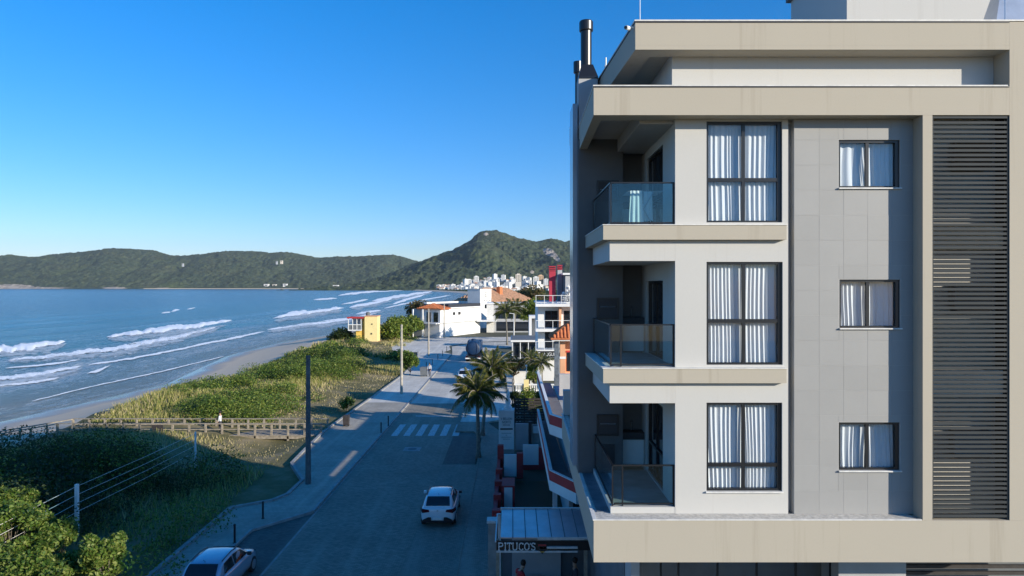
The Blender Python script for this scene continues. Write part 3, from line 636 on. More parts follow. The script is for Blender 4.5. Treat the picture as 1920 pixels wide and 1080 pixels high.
# glass balustrades
def railing(zb, zt, x0, tag_):
    r = thing('balcony_railing', None, None, (x0, 14.95, zb)); r.parent = B; r.location = Vector((x0,14.95,zb))-wl(B)
    yb = 18.02; y0 = 14.96
    MB().bar((x0,y0,zt),(3.552,y0,zt),0.045,0.03).build('top_rail', M['black'], r); MB().bar((x0,y0+0.024,zt),(x0,yb,zt),0.045,0.03).build('top_rail', M['black'], r)
    MB().bar((x0+0.03,y0,zb+0.05),(3.552,y0,zb+0.05),0.04,0.03).build('bottom_rail', M['black'], r); MB().bar((x0,y0+0.03,zb+0.05),(x0,yb,zb+0.05),0.04,0.03).build('bottom_rail', M['black'], r)
    for x, y in ((x0,y0),(3.535,y0),(x0,yb)) + (((x0+0.22,y0),) if tag_ else ()): bx('post', M['black'], r, x-0.016,x+0.016,y-0.016,y+0.016,zb,zt-0.016)
    xs = [x0+0.02,3.515] if not tag_ else [x0+0.02,x0+0.2,3.515]
    if tag_: xs = [(x0+0.02,x0+0.2),(x0+0.24,3.515)]
    else: xs = [(x0+0.02,3.515)]
    for a, b_ in xs: bx('glass_panel', M['rail_glass'], r, a,b_,y0-0.005,y0+0.005,zb+0.07,zt-0.018)
    bx('glass_panel', M['rail_glass'], r, x0-0.005,x0+0.005,y0+0.02,yb-0.02,zb+0.07,zt-0.018)
railing(ZA+0.004, ZA+0.93, 2.165, False); railing(ZB+0.004, ZB+0.92, 2.165, True); railing(7.193, 8.08, 2.20, True)
# slatted screen over the service shaft
sc_ = thing('slat_screen', None, None, (9.75, YF, 7.05)); sc_.parent = B; sc_.location = Vector((9.75,YF,7.05))-wl(B)
bx('side_frame', M['slat'], sc_, 8.932,8.965,YF+0.02,YF+0.09,7.05,15.62); bx('side_frame', M['slat'], sc_, 10.535,10.568,YF+0.02,YF+0.09,7.05,15.62)
bx('top_frame', M['slat'], sc_, 8.966,10.534,YF+0.02,YF+0.09,15.575,15.62)
sl0 = bx('slat', M['slat'], sc_, 8.966,10.534,YF+0.025,YF+0.075,7.085,7.139)
for k in range(1, 86):
    s_ = sl0.copy(); col.objects.link(s_); s_.location.z += 0.0985*k
bx('shaft_back', M['white_wall'], B, 8.93,10.57,14.88,14.96,7.046,15.638); bx('shaft_side', M['dark'], B, 10.53,10.568,YF+0.16,14.878,7.046,15.638)
for z in (12.78, 9.68): bx('shaft_slab', M['white_wall'], B, 8.94,10.52,14.62,14.878,z,z+0.52)
for k, z in enumerate((14.55, 11.5, 8.35)):
    a = thing('air_conditioner', f'dark air conditioner unit behind the slatted screen on the {NM[k]}', 'air conditioner', (9.95,14.75,z), 'air conditioners behind the screen')
    bx('case', M['grey_dk'], a, 9.5,10.3,14.64,14.86,z,z+0.55, bevel=0.01); f_ = MB().lathe([(0.22,0),(0.22,0.02)], (0,0,0), 20).build('fan_grille', M['black'], a)
    f_.location = (-0.1,-0.11,0.28); f_.rotation_euler = (R(90),0,0)
    bx('bracket', M['black'], a, 9.55,10.25,14.65,14.878,z-0.04,z-0.002)
# lift tower on the roof and hood at the right
lt = MB().prism([(8.83,18),(13.5,18),(13.5,22),(8.83,21.6)], 17.61, 21.0).build('lift_tower', M['white_wall'], B)
MB().prism([(8.7,17.9),(13.6,17.9),(13.6,22.1),(8.7,21.7)], 21.002, 21.15).build('tower_cap', M['grey_dk'], lt)
hd = MB(); hd.add([(10.62,15.6,17.67),(10.62,15.0,17.67),(11.9,15.0,17.67),(11.9,15.6,17.67),(10.95,15.6,18.6),(10.95,15.3,18.6),(11.9,15.3,18.6),(11.9,15.6,18.6)], [(0,1,5,4),(1,2,6,5),(2,3,7,6),(4,5,6,7),(0,4,7,3),(0,3,2,1)])
hd.build('roof_hood', M['steel'], B)
MB().tube([(10.62,14.7,17.66),(10.62,14.7,19.2)], 0.012, 6).build('guy_rod', M['steel'], B)
# ground floors under the ledge
bx('ground_wall', M['grey_dk'], B, 2.9,13.5,17.6,26.4,0.0,6.138); 
for x0, x1, y in ((7.75,9.35,16.2),(2.9,3.1,16.6)): bx('pillar', M['grey_wall'], B, x0,x1,y,y+0.9,0.0,6.138)
bx('mezzanine_slab', M['concrete'], B, 2.9,13.5,16.2,17.59,3.6,3.9)
gf = thing('shopfront', None, None, (5,16.6,3.9)); gf.parent = B; gf.location = Vector((5,16.6,3.9))-wl(B)
gx = [3.15,3.62,4.05,5.0,5.95,6.9,7.74]
for a, b_ in zip(gx[:-1], gx[1:]):
    bx('pane', M['glass'], gf, a+0.02,b_-0.02,16.60,16.612,3.93,6.1); bx('mullion', M['black'], gf, b_-0.02,b_+0.02,16.58,16.63,3.9,6.138)
bx('beam_reflection', M['white'], gf, 3.7,6.8,16.9,17.0,5.35,5.44); bx('shop_sign_panel', M['grey_wall'], gf, 6.95,7.7,16.9,16.95,5.5,6.1)  # white bar stands for a beam's reflection in the glass
for k in range(8): bx('louvre', M['wood_dk'], gf, 9.4,13.4,16.8,16.86,4.9+0.16*k,4.98+0.16*k)

# chimney stack on the corner
ch = thing('chimney', 'shiny black metal chimney flue with a drum cap on the roof corner', 'chimney', (2.05,18.6,15.9))
bx('base', M['grey_wall'], ch, 1.79,2.30,18.32,18.88,15.92,17.58)
mb = MB(); rg = lambda x0,x1,y0,y1,z: [(x0,y0,z),(x1,y0,z),(x1,y1,z),(x0,y1,z)]
mb.loft([rg(1.79,2.31,18.30,18.90,17.585), rg(1.79,2.31,18.30,18.90,17.63), rg(1.88,2.19,18.45,18.75,18.0)]); mb.build('hood', M['black'], ch)
MB().tube([(2.02,18.6,17.99),(2.02,18.6,19.15)], 0.150, 20).build('flue', M['black'], ch, smooth=False)
MB().lathe([(0.15,0),(0.185,0.0),(0.19,0.02),(0.19,0.24),(0.17,0.27),(0.0,0.285)], (2.02,18.6,18.95), 20).build('cap', M['black'], ch)
c2 = thing('chimney', 'thinner black flue half hidden behind the drum-capped chimney', 'chimney', (2.1,22,15.9))
MB().tube([(2.13,22,15.9),(2.13,22,18.9)], 0.10, 14).build('flue', M['black'], c2); MB().lathe([(0.1,0),(0.15,0.0),(0.15,0.35),(0.0,0.38)], (2.13,22,18.88), 14).build('cap', M['black'], c2); bx('base', M['grey_wall'], c2, 1.98,2.45,21.8,22.2,15.9,16.1)
an = thing('antenna', 'thin white antenna rod standing on the roof corner', 'antenna', (2.85,15.2,17.66)); MB().tube([(2.85,15.2,17.66),(2.85,15.2,18.9)], 0.009, 6).build('rod', M['white'], an); MB().lathe([(0.05,0),(0.05,0.06)], (2.85,15.2,17.66), 8).build('foot', M['white'], an)
an = thing('antenna', 'short white stub on the left roof edge behind the camera dome', 'antenna', (2.42,17.6,17.66)); MB().tube([(2.42,17.6,17.66),(2.42,17.6,17.9)], 0.02, 6).build('rod', M['white'], an); MB().lathe([(0.04,0),(0.04,0.03)], (2.42,17.6,17.66), 8).build('foot', M['white'], an)
sv_ = thing('security_camera', 'small white security camera bracketed to the top roof corner', 'security camera', (2.55,14.6,17.5))
MB().tube([(2.6,14.6,17.54),(2.50,14.6,17.54)], 0.02, 6).build('bracket', M['white'], sv_); MB().tube([(2.52,14.62,17.52),(2.42,14.5,17.5)], 0.045, 10).build('body', M['white'], sv_); MB().tube([(2.42,14.5,17.5),(2.40,14.48,17.497)], 0.03, 10).build('lens', M['black'], sv_)
# drying rack with washing on the top balcony
dr = thing('drying_rack', 'folding laundry rack standing on the top balcony', 'drying rack', (2.95,15.7,ZA+0.014))
mb = MB()
for y in (15.45,15.95): mb.tube([(2.75,y,ZA+0.015),(3.2,y,ZA+0.8)], 0.012, 6); mb.tube([(3.2,y,ZA+0.015),(2.75,y,ZA+0.8)], 0.012, 6)
mb.build('legs_frame', M['steel'], dr)
for k in range(5): MB().tube([(2.6,15.35+k*0.17,ZA+0.8),(3.4,15.35+k*0.17,ZA+0.8)], 0.008, 6).build('rail', M['steel'], dr)
for (xa, xb, y, d, lb) in ((2.66,2.92,15.34,0.72,'left white towel hanging on the balcony laundry rack'),(2.99,3.18,15.51,0.66,'narrow white cloth hanging right of the towel on the laundry rack')):
    X, Zg = np.meshgrid(np.linspace(xa,xb,14), np.linspace(ZA+0.81,ZA+0.81-d,8)); Yg = y-0.012+0.012*np.sin((X-xa)*70)*(1+(ZA+0.81-Zg)); X = X+(ZA+0.81-Zg)*(X-(xa+xb)/2)*0.35
    tag(grid_mesh('towel', X, Yg, Zg, [M['cloth']]), lb, 'towel', 'washing on the balcony rack')

# ================================================================== NEIGHBOURING HOUSES
def rot_house(c, ang):
    """local frame: u along the wall facing the street, v back from it"""
    u = Vector((math.cos(ang), math.sin(ang), 0)); v = Vector((-math.sin(ang), math.cos(ang), 0))
    return lambda a, b, z: Vector((c[0], c[1], 0))+u*a+v*b+Vector((0, 0, z))
def lbox(P, a0, a1, b0, b1, z0, z1, name, m, parent, mb=None):
    q = mb or MB()
    vs = [P(a0,b0,z0),P(a1,b0,z0),P(a1,b1,z0),P(a0,b1,z0),P(a0,b0,z1),P(a1,b0,z1),P(a1,b1,z1),P(a0,b1,z1)]
    q.add(vs, [(3,2,1,0),(4,5,6,7),(0,1,5,4),(1,2,6,5),(2,3,7,6),(3,0,4,7)])
    return q.build(name, m, parent) if mb is None else None
def hip_roof(P, a0, a1, b0, b1, z0, z1, ins, name, m, parent, ribs=0.0, th=0.12):
    q = MB(); bm_ = (b0+b1)/2
    e = [P(a0,b0,z0),P(a1,b0,z0),P(a1,b1,z0),P(a0,b1,z0)]; r = [P(a0+ins,bm_,z1),P(a1-ins,bm_,z1)]
    d = Vector((0,0,-th)); lo = [p+d for p in e]
    q.add(e+r+lo, [(0,1,5,4),(2,3,4,5),(3,0,4),(1,2,5),(0,6,7,1),(1,7,8,2),(2,8,9,3),(3,9,6,0),(9,8,7,6)])
    o = q.build(name, m, parent)
    if ribs:
        t_ = MB(); n = int((a1-a0)/ribs)
        for k in range(1, n):
            a = a0+(a1-a0)*k/n; f = min(1.0, (a-a0)/max(ins,1e-3), (a1-a)/max(ins,1e-3))
            for bb in (b0, b1):
                t_.tube([P(a,bb,z0+0.02), P(a,bb+(bm_-bb)*f,z0+(z1-z0)*f+0.02)], ribs*0.34, 6)
        w_ = int((b1-b0)/ribs)
        for k in range(1, w_):
            b_ = b0+(b1-b0)*k/w_; f = 1-abs((b_-bm_)/((b1-b0)/2))
            for aa, s_ in ((a0,1),(a1,-1)): t_.tube([P(aa,b_,z0+0.02), P(aa+s_*ins*f,b_,z0+(z1-z0)*f+0.02)], ribs*0.34, 6)
        tag(t_.build('roof_tiles', m, o), kind='stuff')
    return o
LA = math.atan2(0.88, 0.47)
# white house at the bend
wh = thing('white_house', 'white two storey house with orange tile hip roof where the road bends', 'house', (-16.75, 160, 0))
P = rot_house((-16.75,160), LA)
lbox(P,0.0,18.5,0.25,4.5,0,3.1,'lower_wall',M['white_far'],wh); lbox(P,-0.1,18.6,0,4.6,3.35,6.7,'upper_wall',M['white_far'],wh); lbox(P,-0.05,18.5,0.1,4.5,3.1,3.35,'string_course',M['grey_wall'],wh)
hip_roof(P,-0.8,3.6,-0.7,6.5,6.72,7.9,2.0,'roof',M['terracotta'],wh,0.45)
lbox(P,3.65,19.2,-0.5,8,6.72,6.95,'flat_roof',M['white_far'],wh)
lbox(P,3.8,18.8,0.3,7.5,6.952,7.7,'solar_sheet',M['flash'],wh); lbox(P,4.7,19.0,7.2,8,6.951,8.1,'roof_parapet',M['white_far'],wh)
for a in (5.2,7.6): lbox(P,a,a+1.0,-0.13,-0.1,5.1,5.8,'vent',M['dark'],wh)
for b_ in (5.0,7.8): lbox(P,-1.8,-1.5,b_-1.2,b_-0.9,0,6.6,'porch_column',M['white_far'],wh)
lbox(P,-1.8,-0.11,0.1,7.6,3.2,3.4,'balcony_slab',M['white_far'],wh); lbox(P,-1.75,-1.7,0.1,7.6,3.41,4.4,'balcony_rail',M['glass'],wh); lbox(P,-0.1,16,4.61,8,0,6.6,'rear_wall',M['grey_wall'],wh)
for b_ in (0.6,2.6): lbox(P,-0.14,-0.11,b_,b_+1.3,3.6,5.9,'window',M['dark_glass'],wh)
# grey modern block
gb = thing('grey_block', 'grey modern two storey block with a long dark window band behind the palms', 'building', (0, 178, 0))
bx('wall',M['grey_wall'],gb,-6.6,6.4,178,190,0,7.4); bx('fascia',M['white_far'],gb,-6.8,6.6,177.4,190.1,7.402,7.7); bx('side_pier',M['cap'],gb,-6.6,-4.8,177.6,177.99,0,7.4)
for k in range(8): bx('window',M['dark_glass'],gb,-4.2+k*1.3,-3.0+k*1.3,177.9,177.98,3.6,5.7)
bx('canopy',M['white_far'],gb,-9,-4,174,177.5,3.0,3.3); bx('shop_window',M['dark_glass'],gb,-4,5,177.9,177.98,0.4,2.8)
# white building with an emblem and a tiled roof
lg = thing('white_hall', 'white building with a round emblem on its wall and a long weathered tile roof', 'building', (-9.1,195,0))
P = rot_house((-9.1,195), LA)
lbox(P,0,6.4,0,4.2,0,11.1,'tower_wall',M['white_far'],lg); lbox(P,-0.1,6.5,-0.1,4.3,11.101,11.3,'tower_cap',M['cap'],lg)
lbox(P,6.41,30,0.2,12,0,7.6,'hall_wall',M['white_far'],lg); lbox(P,17,30.1,0.1,0.19,0,7.4,'brick_wall',M['terra_old'],lg)
hip_roof(P,6.45,32,-0.9,13,7.62,11.4,5.0,'roof',M['terra_old'],lg,0.9); lbox(P,15.5,17.2,2.2,3.4,9.2,11.9,'roof_chimney',M['terracotta'],lg)
lbox(P,2.5,4.0,-0.03,0.0,5.6,6.8,'window',M['dark_glass'],lg)
lbox(P,-0.03,-0.001,1.2,2.2,6,7.2,'window',M['dark_glass'],lg)
def text_mesh(txt, size, name, m, parent, P, a, z, b=-0.02, align='CENTER', ext=0.01, width=None):
    cu = bpy.data.curves.new('lettering', 'FONT'); cu.body = txt; cu.size = size; cu.align_x = align; cu.extrude = ext
    tmp = bpy.data.objects.new('lettering', cu); col.objects.link(tmp)
    me = bpy.data.meshes.new_from_object(tmp.evaluated_get(bpy.context.evaluated_depsgraph_get())); bpy.data.objects.remove(tmp); bpy.data.curves.remove(cu)
    L = wl(parent); sx = 1.0
    if width:
        xs = [v.co.x for v in me.vertices]; sx = width/(max(xs)-min(xs))
    for v in me.vertices: v.co = P(a+v.co.x*sx, b+v.co.z*-1, z+v.co.y)-L
    me.materials.clear(); me.materials.append(m)
    return link_mesh(name, me, parent)
text_mesh('LE MOULIN', 0.9, 'lettering', M['grey_dk'], lg, P, 3.2, 7.55, width=5.0)
em = MB(); 
for k in range(20):
    q0, q1 = 2*math.pi*k/20, 2*math.pi*(k+1)/20
    em.bar(P(3.2+0.75*math.cos(q0),-0.03,9.7+0.75*math.sin(q0)), P(3.2+0.75*math.cos(q1),-0.03,9.7+0.75*math.sin(q1)), 0.04, 0.14)
em.bar(P(3.2,-0.03,9.2),P(3.2,-0.03,10.2),0.04,0.3); em.bar(P(2.9,-0.03,9.6),P(3.5,-0.03,9.6),0.04,0.12); em.build('emblem', M['grey_dk'], lg)

# white house with the red chimney towers and three balconies
rt = thing('balcony_house', 'white three storey house with stacked balconies and crimson chimney shafts on top', 'house', (5,85,0))
I = rot_house((0,0), 0)
bx('wall',M['white_far'],rt,3.3,9.5,86.8,97,0,9.8)
for z, nm in ((9.82,'roof'),(6.7,'up'),(4.1,'low')): bx('balcony_slab',M['white_far'],rt,2.95,9.6,85,86.79,z-0.35,z)
bx('roof_slab',M['white_far'],rt,3.1,9.6,86.8,97.1,9.802,10.0)
for z in (9.82,6.7,4.1):
    g = bx('balcony_rail',M['glass'],rt,2.97,9.55,85.02,85.04,z+0.05,z+1.0)
    for k in range(7): bx('post',M['white'],g,2.96+k*1.05,3.02+k*1.05,85.0,85.06,z,z+1.02)
    bx('handrail',M['white'],g,2.95,9.58,85.0,85.07,z+1.021,z+1.08)
for z in (6.7,4.1):
    for x in (4.2,6.6): 
        w_ = bx('window',M['dark_glass'],rt,x,x+1.6,86.75,86.79,z+0.1,z+2.2); bx('frame',M['black'],w_,x+0.76,x+0.84,86.72,86.749,z+0.1,z+2.2)
bx('pier',M['orange'],rt,5.9,6.2,85.6,86.79,6.75,9.4)
for x0,x1,y0,z1 in ((4.9,5.75,90,14.0),(6.15,6.75,92,14.2)):
    c_ = bx('chimney_shaft',M['crimson'] if x0 < 5 else M['grey_wall'],rt,x0,x1,y0,y0+0.9,10.01,z1)
    for k in range(3): bx('cowl_band',M['crimson'],c_,x0-0.04,x1+0.04,y0-0.04,y0+0.94,z1+0.08+k*0.24,z1+0.2+k*0.24)
    bx('cowl_core',M['dark'],c_,x0+0.1,x1-0.1,y0+0.1,y0+0.8,z1,z1+0.6)
bx('penthouse',M['grey_dk'],rt,6.8,9.4,89,96,10.01,13.5); bx('penthouse_roof',M['white_far'],rt,6.6,9.6,88.6,96.2,13.502,13.75); bx('penthouse_wall',M['grey_wall'],rt,6.95,8.1,88.9,88.99,11.3,13.4)
sg = bx('sign_banner',M['black'],rt,3.05,5.6,84.94,84.99,3.2,3.95); text_mesh('ALUGUE', 0.62, 'lettering', M['white'], sg, I, 4.55, 3.34, b=84.93, width=1.7)
mbq = MB(); mbq.bar((3.28,84.93,3.4),(3.28,84.93,3.8),0.02,0.08); mbq.bar((3.28,84.93,3.76),(3.5,84.93,3.76),0.02,0.08); mbq.build('emblem', M['white'], sg)
# peach house with barrel tile roof
ph = thing('peach_house', 'peach coloured house with bright orange barrel tile roof beside the apartment block', 'house', (5,60,0))
bx('wall',M['orange'],ph,4.7,9,61.2,63.0,0,7.2); bx('mosaic_pier',M['graystone'],ph,3.75,4.15,60.2,60.6,0,7.2); bx('pier',M['orange'],ph,4.25,4.7,60.3,61.19,0,7.2); bx('pier_band',M['white'],ph,4.2,4.75,60.25,61.18,5.6,5.8)
bx('eave',M['white'],ph,3.5,9.5,59.7,63.2,7.22,7.32); bx('balcony_slab',M['white'],ph,3.75,9,60.3,61.18,3.6,3.85)
hip_roof(rot_house((0,0),0),3.4,9.6,59.6,63.3,7.46,9.2,2.4,'roof',M['terracotta'],ph,0.30)
for z in (1.2,4.4): 
    w_ = bx('window',M['dark_glass'],ph,4.9,6.0,61.15,61.19,z,z+1.7); bx('frame',M['red'],w_,4.85,6.05,61.12,61.149,z+1.7,z+1.85)
# low modern cafe with flat roofs between the palms and the balcony house
cf = thing('cafe_pavilion', 'low dark glass pavilion with a flat white edged roof behind the street palms', 'building', (2,112,0))
bx('wall',M['grey_dk'],cf,0.2,6,112,120,0,2.7); bx('roof',M['white_far'],cf,-0.2,6.5,110.5,121,3.0,3.3); bx('roof_top',M['grey_dk'],cf,-0.1,6.4,110.6,120.9,3.302,3.34)
for k in range(5): bx('post',M['white'],cf,0.0+k*1.3,0.12+k*1.3,110.7,110.82,0,3.0); 
for k in range(4): bx('window',M['dark_glass'],cf,0.4+k*1.35,1.6+k*1.35,111.95,111.99,0.4,2.5)
kb = thing('white_annex', 'small white annex with a square arch behind the flat roofed pavilion', 'building', (5,128,0))
mb = MB(); mb.box(3.2,3.7,128,132,0,6.0); mb.box(3.2,6.8,128,132,6.002,6.5); mb.box(6.3,6.8,128,132,0,6.0); mb.build('arch', M['white_far'], kb); bx('wall',M['grey_wall'],kb,3.75,6.25,130,132,0,5.9)
# red and white house with angled balconies
rh = thing('red_white_house', 'house with angled red and white balconies beside the apartment block', 'house', (3,34,0))
bx('wall',M['grey_wall'],rh,2.75,9,33,46,0,5.3); bx('upper_wall',M['grey_wall'],rh,4.75,9,40,53,5.65,6.6); bx('shade_volume_cap',M['cap'],rh,4.65,9.1,39.9,53.1,6.602,6.7); bx('rear_wall',M['grey_wall'],rh,4.75,9,46.01,53,0,5.649); bx('terrace_wall',M['grey_wall'],rh,2.75,4.74,39.6,40.0,5.65,6.9)  # upper, cap and rear boxes: unseen volume added and sized to shade the road
for z in (2.84,5.36):
    pl = [(1.75,30.7),(2.75,28.75),(8,28.75),(8,32.99),(2.74,33.0),(2.6,46),(1.75,46)]
    sl = MB().prism([(1.78,30.75),(2.78,28.8),(7.95,28.8),(7.95,32.98),(2.7,32.98),(2.58,45.9),(1.78,45.9)], z, z+0.14).build('balcony_slab', M['grey_dk'], rh)
    for nm, m, za, zb, e in (('white_band',M['white'],z+0.0,z+0.45,0.0),('red_band',M['red'],z+0.452,z+0.88,0.012),('coping',M['white'],z+0.882,z+0.91,0.03)):
        q = MB()
        for a, b_ in ((pl[6],pl[0]),(pl[0],pl[1]),(pl[1],pl[2])): q.bar((a[0],a[1],(za+zb)/2),(b_[0],b_[1],(za+zb)/2),0.12+e,zb-za)
        q.build(nm, m, rh)
bx('door',M['dark_glass'],rh,2.95,4.2,32.95,32.99,0.1,2.4); bx('window',M['dark_glass'],rh,2.715,2.745,36,37.4,3.8,5.0); bx('window',M['dark_glass'],rh,2.715,2.745,36,37.4,0.9,2.2); bx('pillar',M['white'],rh,1.85,2.05,30.9,31.1,0,2.83)
# garden wall with red piers
gw = thing('garden_wall', 'red and white garden wall with square red piers along the sidewalk', 'wall', (-0.9,40,0))
bx('plinth',M['red'],gw,-0.95,-0.75,31,45,0,0.75)
for k, (x, y, h_) in enumerate([(-0.98,33.5,1.0),(-0.98,36,1.0),(-0.98,38.5,1.0),(-0.98,41,1.0),(-0.95,44.6,1.6),(0.3,42.7,1.55),(1.75,44.7,1.45)]): bx('pier',M['red'],gw,x,x+0.4,y,y+0.4,0.0,h_)
bx('panel',M['white_far'],gw,-0.5,0.28,42.75,42.95,0.1,1.45); bx('panel',M['white_far'],gw,0.72,1.74,44.75,44.95,0.3,1.6); bx('base',M['red'],gw,0.72,1.74,44.7,44.98,0,0.29)
gp = thing('gate_pier', 'squat red masonry block with an inset white panel in the front garden', 'gate pier', (-0.1,36.6,0)); bx('block',M['red'],gp,-0.55,0.15,36.6,38.2,0,1.3); bx('panel',M['white_far'],gp,-0.42,0.02,36.55,36.598,0.08,1.22)
tag(bx('lawn',M['leaf_dark'],None,-0.7,2.7,30.8,42,-0.03,0.03), kind='structure')
# totem sign
tm_ = thing('totem_sign', 'tall white totem sign with dark lettering beside the right sidewalk', 'sign', (-0.35,49,0))
bx('panel',M['white'],tm_,-0.95,0.16,49.0,49.14,0.3,3.1, bevel=0.01); bx('divider_bar',M['black'],tm_,-0.84,0.05,48.97,48.998,1.72,1.82); bx('base',M['concrete'],tm_,-0.95,0.16,48.95,49.2,0,0.29)
text_mesh('V BELLON',0.24,'lettering',M['grey_dk'],tm_,I,-0.4,2.42,b=48.99,width=0.82); text_mesh('NORTE',0.24,'lettering',M['grey_dk'],tm_,I,-0.4,2.18,b=48.99,width=0.62); text_mesh('IMOVEIS',0.14,'lettering',M['grey_dk'],tm_,I,-0.4,2.0,b=48.99,width=0.5)
for k, w_ in enumerate((0.72,0.1,0.74,0.5)): bx('text_line',M['grey_dk'],tm_,-0.4-w_/2,-0.4+w_/2,48.985,48.998,1.45-k*0.14,1.475-k*0.14)
# white urn monument
mo = thing('monument', 'small white garden obelisk on a square pedestal behind the totem sign', 'statue', (-0.35,56.5,0))
bx('pedestal',M['white'],mo,-0.75,0.1,56.2,57,0,1.7); bx('pedestal_cap',M['white'],mo,-0.85,0.2,56.1,57.1,1.702,1.85); MB().lathe([(0.34,0),(0.34,0.18),(0.18,0.3),(0.24,0.6),(0.13,0.95),(0.16,1.15),(0.05,1.6),(0.0,1.75)], (-0.33,56.6,1.852), 12).build('finial', M['white'], mo, smooth=True)
# grey side walls and dark slatted fence with fairy lights
gl_ = thing('grey_wall', 'plain grey yard wall between the totem sign and the red garden wall', 'wall', (0.9,50,0)); bx('slab',M['grey_wall'],gl_,0.25,1.2,50,50.2,0,1.95); bx('post',M['flash'],gl_,1.22,1.42,49.95,50.25,0,2.1); bx('slab',M['concrete'],gl_,1.5,2.5,50.3,50.5,0,1.8); bx('meter_box',M['white'],gl_,1.55,1.95,50.2,50.298,1.2,1.7)
fn = thing('slatted_fence', 'dark timber slatted fence hung with fairy lights behind the grey yard wall', 'fence', (1.3,58,0))
for k in range(10): bx('slat',M['wood_dk'],fn,0.2,2.75,58.0,58.04,0.35+k*0.22,0.51+k*0.22)
for x in (0.2,1.05,1.9,2.7): bx('post',M['wood_dk'],fn,x-0.05,x+0.05,58.041,58.12,0,2.65)
for x in (0.42,0.68):
    s_ = MB().tube([(x,57.97,0.4),(x,57.97,2.5)],0.008,4).build('light_string',M['black'],fn)
    for k in range(6): MB().lathe([(0,0),(0.035,0.03),(0,0.07)],(x,57.95,0.5+k*0.36),6).build('bulb',M['white'],s_)
# white balustrade
bl = thing('balustrade', 'white balustrade with slim balusters and a pale yellow pier across a front garden', 'fence', (2.7,75,0))
bx('plinth',M['white'],bl,0.3,5.4,75,75.3,0,0.25); bx('handrail',M['white'],bl,0.3,5.4,75.02,75.28,1.12,1.26); bx('pier',M['yellow_pale'],bl,1.3,1.85,74.9,75.4,0,1.75)
b0 = MB().lathe([(0.05,0),(0.09,0.1),(0.1,0.25),(0.05,0.45),(0.05,0.7),(0.07,0.86)],(0.45,75.15,0.252),8).build('baluster',M['white'],bl)
for k in range(1,25):
    if 1.2 < 0.45+k*0.2 < 1.95: continue
    c_ = b0.copy(); col.objects.link(c_); c_.location.x += k*0.2
fg = thing('yard_wall', 'low pale yard wall crossing behind the balustrade garden', 'wall', (2,83,0)); bx('slab',M['white_far'],fg,0.1,2.6,83,83.2,0,1.6); bx('coping',M['cap'],fg,0.05,2.65,82.95,83.25,1.602,1.68)
gb2 = thing('grey_outbuilding', 'grey flat roofed outbuilding beside the peach house', 'building', (4.5,55,0)); bx('wall',M['grey_wall'],gb2,3.9,8,52.5,58,0,2.3); bx('roof',M['cap'],gb2,3.8,8.1,52.4,58.1,2.302,2.4)

# ------------------------------------------------------------------ Pituco's
pt = thing('restaurant', 'small open restaurant with a metal canopy roof and white PITUCO\'S sign', 'restaurant', (1,25,0))
pnx = [-0.42,0.03,0.48,0.93,1.40,1.87,2.34,2.85]
for a, b_ in zip(pnx[:-1],pnx[1:]):
    MB().add([(a+0.015,24.1,3.10),(b_-0.015,24.1,3.10),(b_-0.015,26.8,3.22),(a+0.015,26.8,3.22),(a+0.015,24.1,3.14),(b_-0.015,24.1,3.14),(b_-0.015,26.8,3.26),(a+0.015,26.8,3.26)], [(3,2,1,0),(4,5,6,7),(0,1,5,4),(1,2,6,5),(2,3,7,6),(3,0,4,7)]).build('roof_panel', M['steel'], pt)
for x in pnx[1:-1]: MB().bar((x,24.08,3.135),(x,26.82,3.255),0.028,0.05).build('roof_seam', M['grey_dk'], pt)
bx('gutter',M['cap'],pt,-0.45,2.88,26.81,26.9,3.18,3.3); bx('roof_edge',M['cap'],pt,0.9,2.88,24.05,24.095,3.06,3.16)
bx('fascia',M['black'],pt,-0.55,2.8,24.0,24.045,2.72,3.05); bx('fascia_rail',M['cap'],pt,-0.55,2.3,23.95,23.998,2.66,2.715); bx('light_box',M['cap'],pt,0.98,2.3,23.93,23.998,2.80,2.87)
for x, y in ((-0.5,24.0),(2.6,24.0),(-0.5,26.7)): bx('post',M['wood'] if y < 25 else M['cap'],pt,x-0.06,x+0.06,y+0.05,y+0.15,0,3.08)
bx('side_frame',M['white'],pt,-0.60,-0.555,23.95,26.85,3.02,3.07); bx('back_wall',M['grey_dk'],pt,-0.4,2.85,26.9,27.0,0,3.15); bx('counter_wall',M['grey_wall'],pt,0.0,1.9,26.6,26.88,0.0,2.4); bx('floor',M['graystone'],pt,-0.5,2.88,23.9,26.88,0.0,0.12)
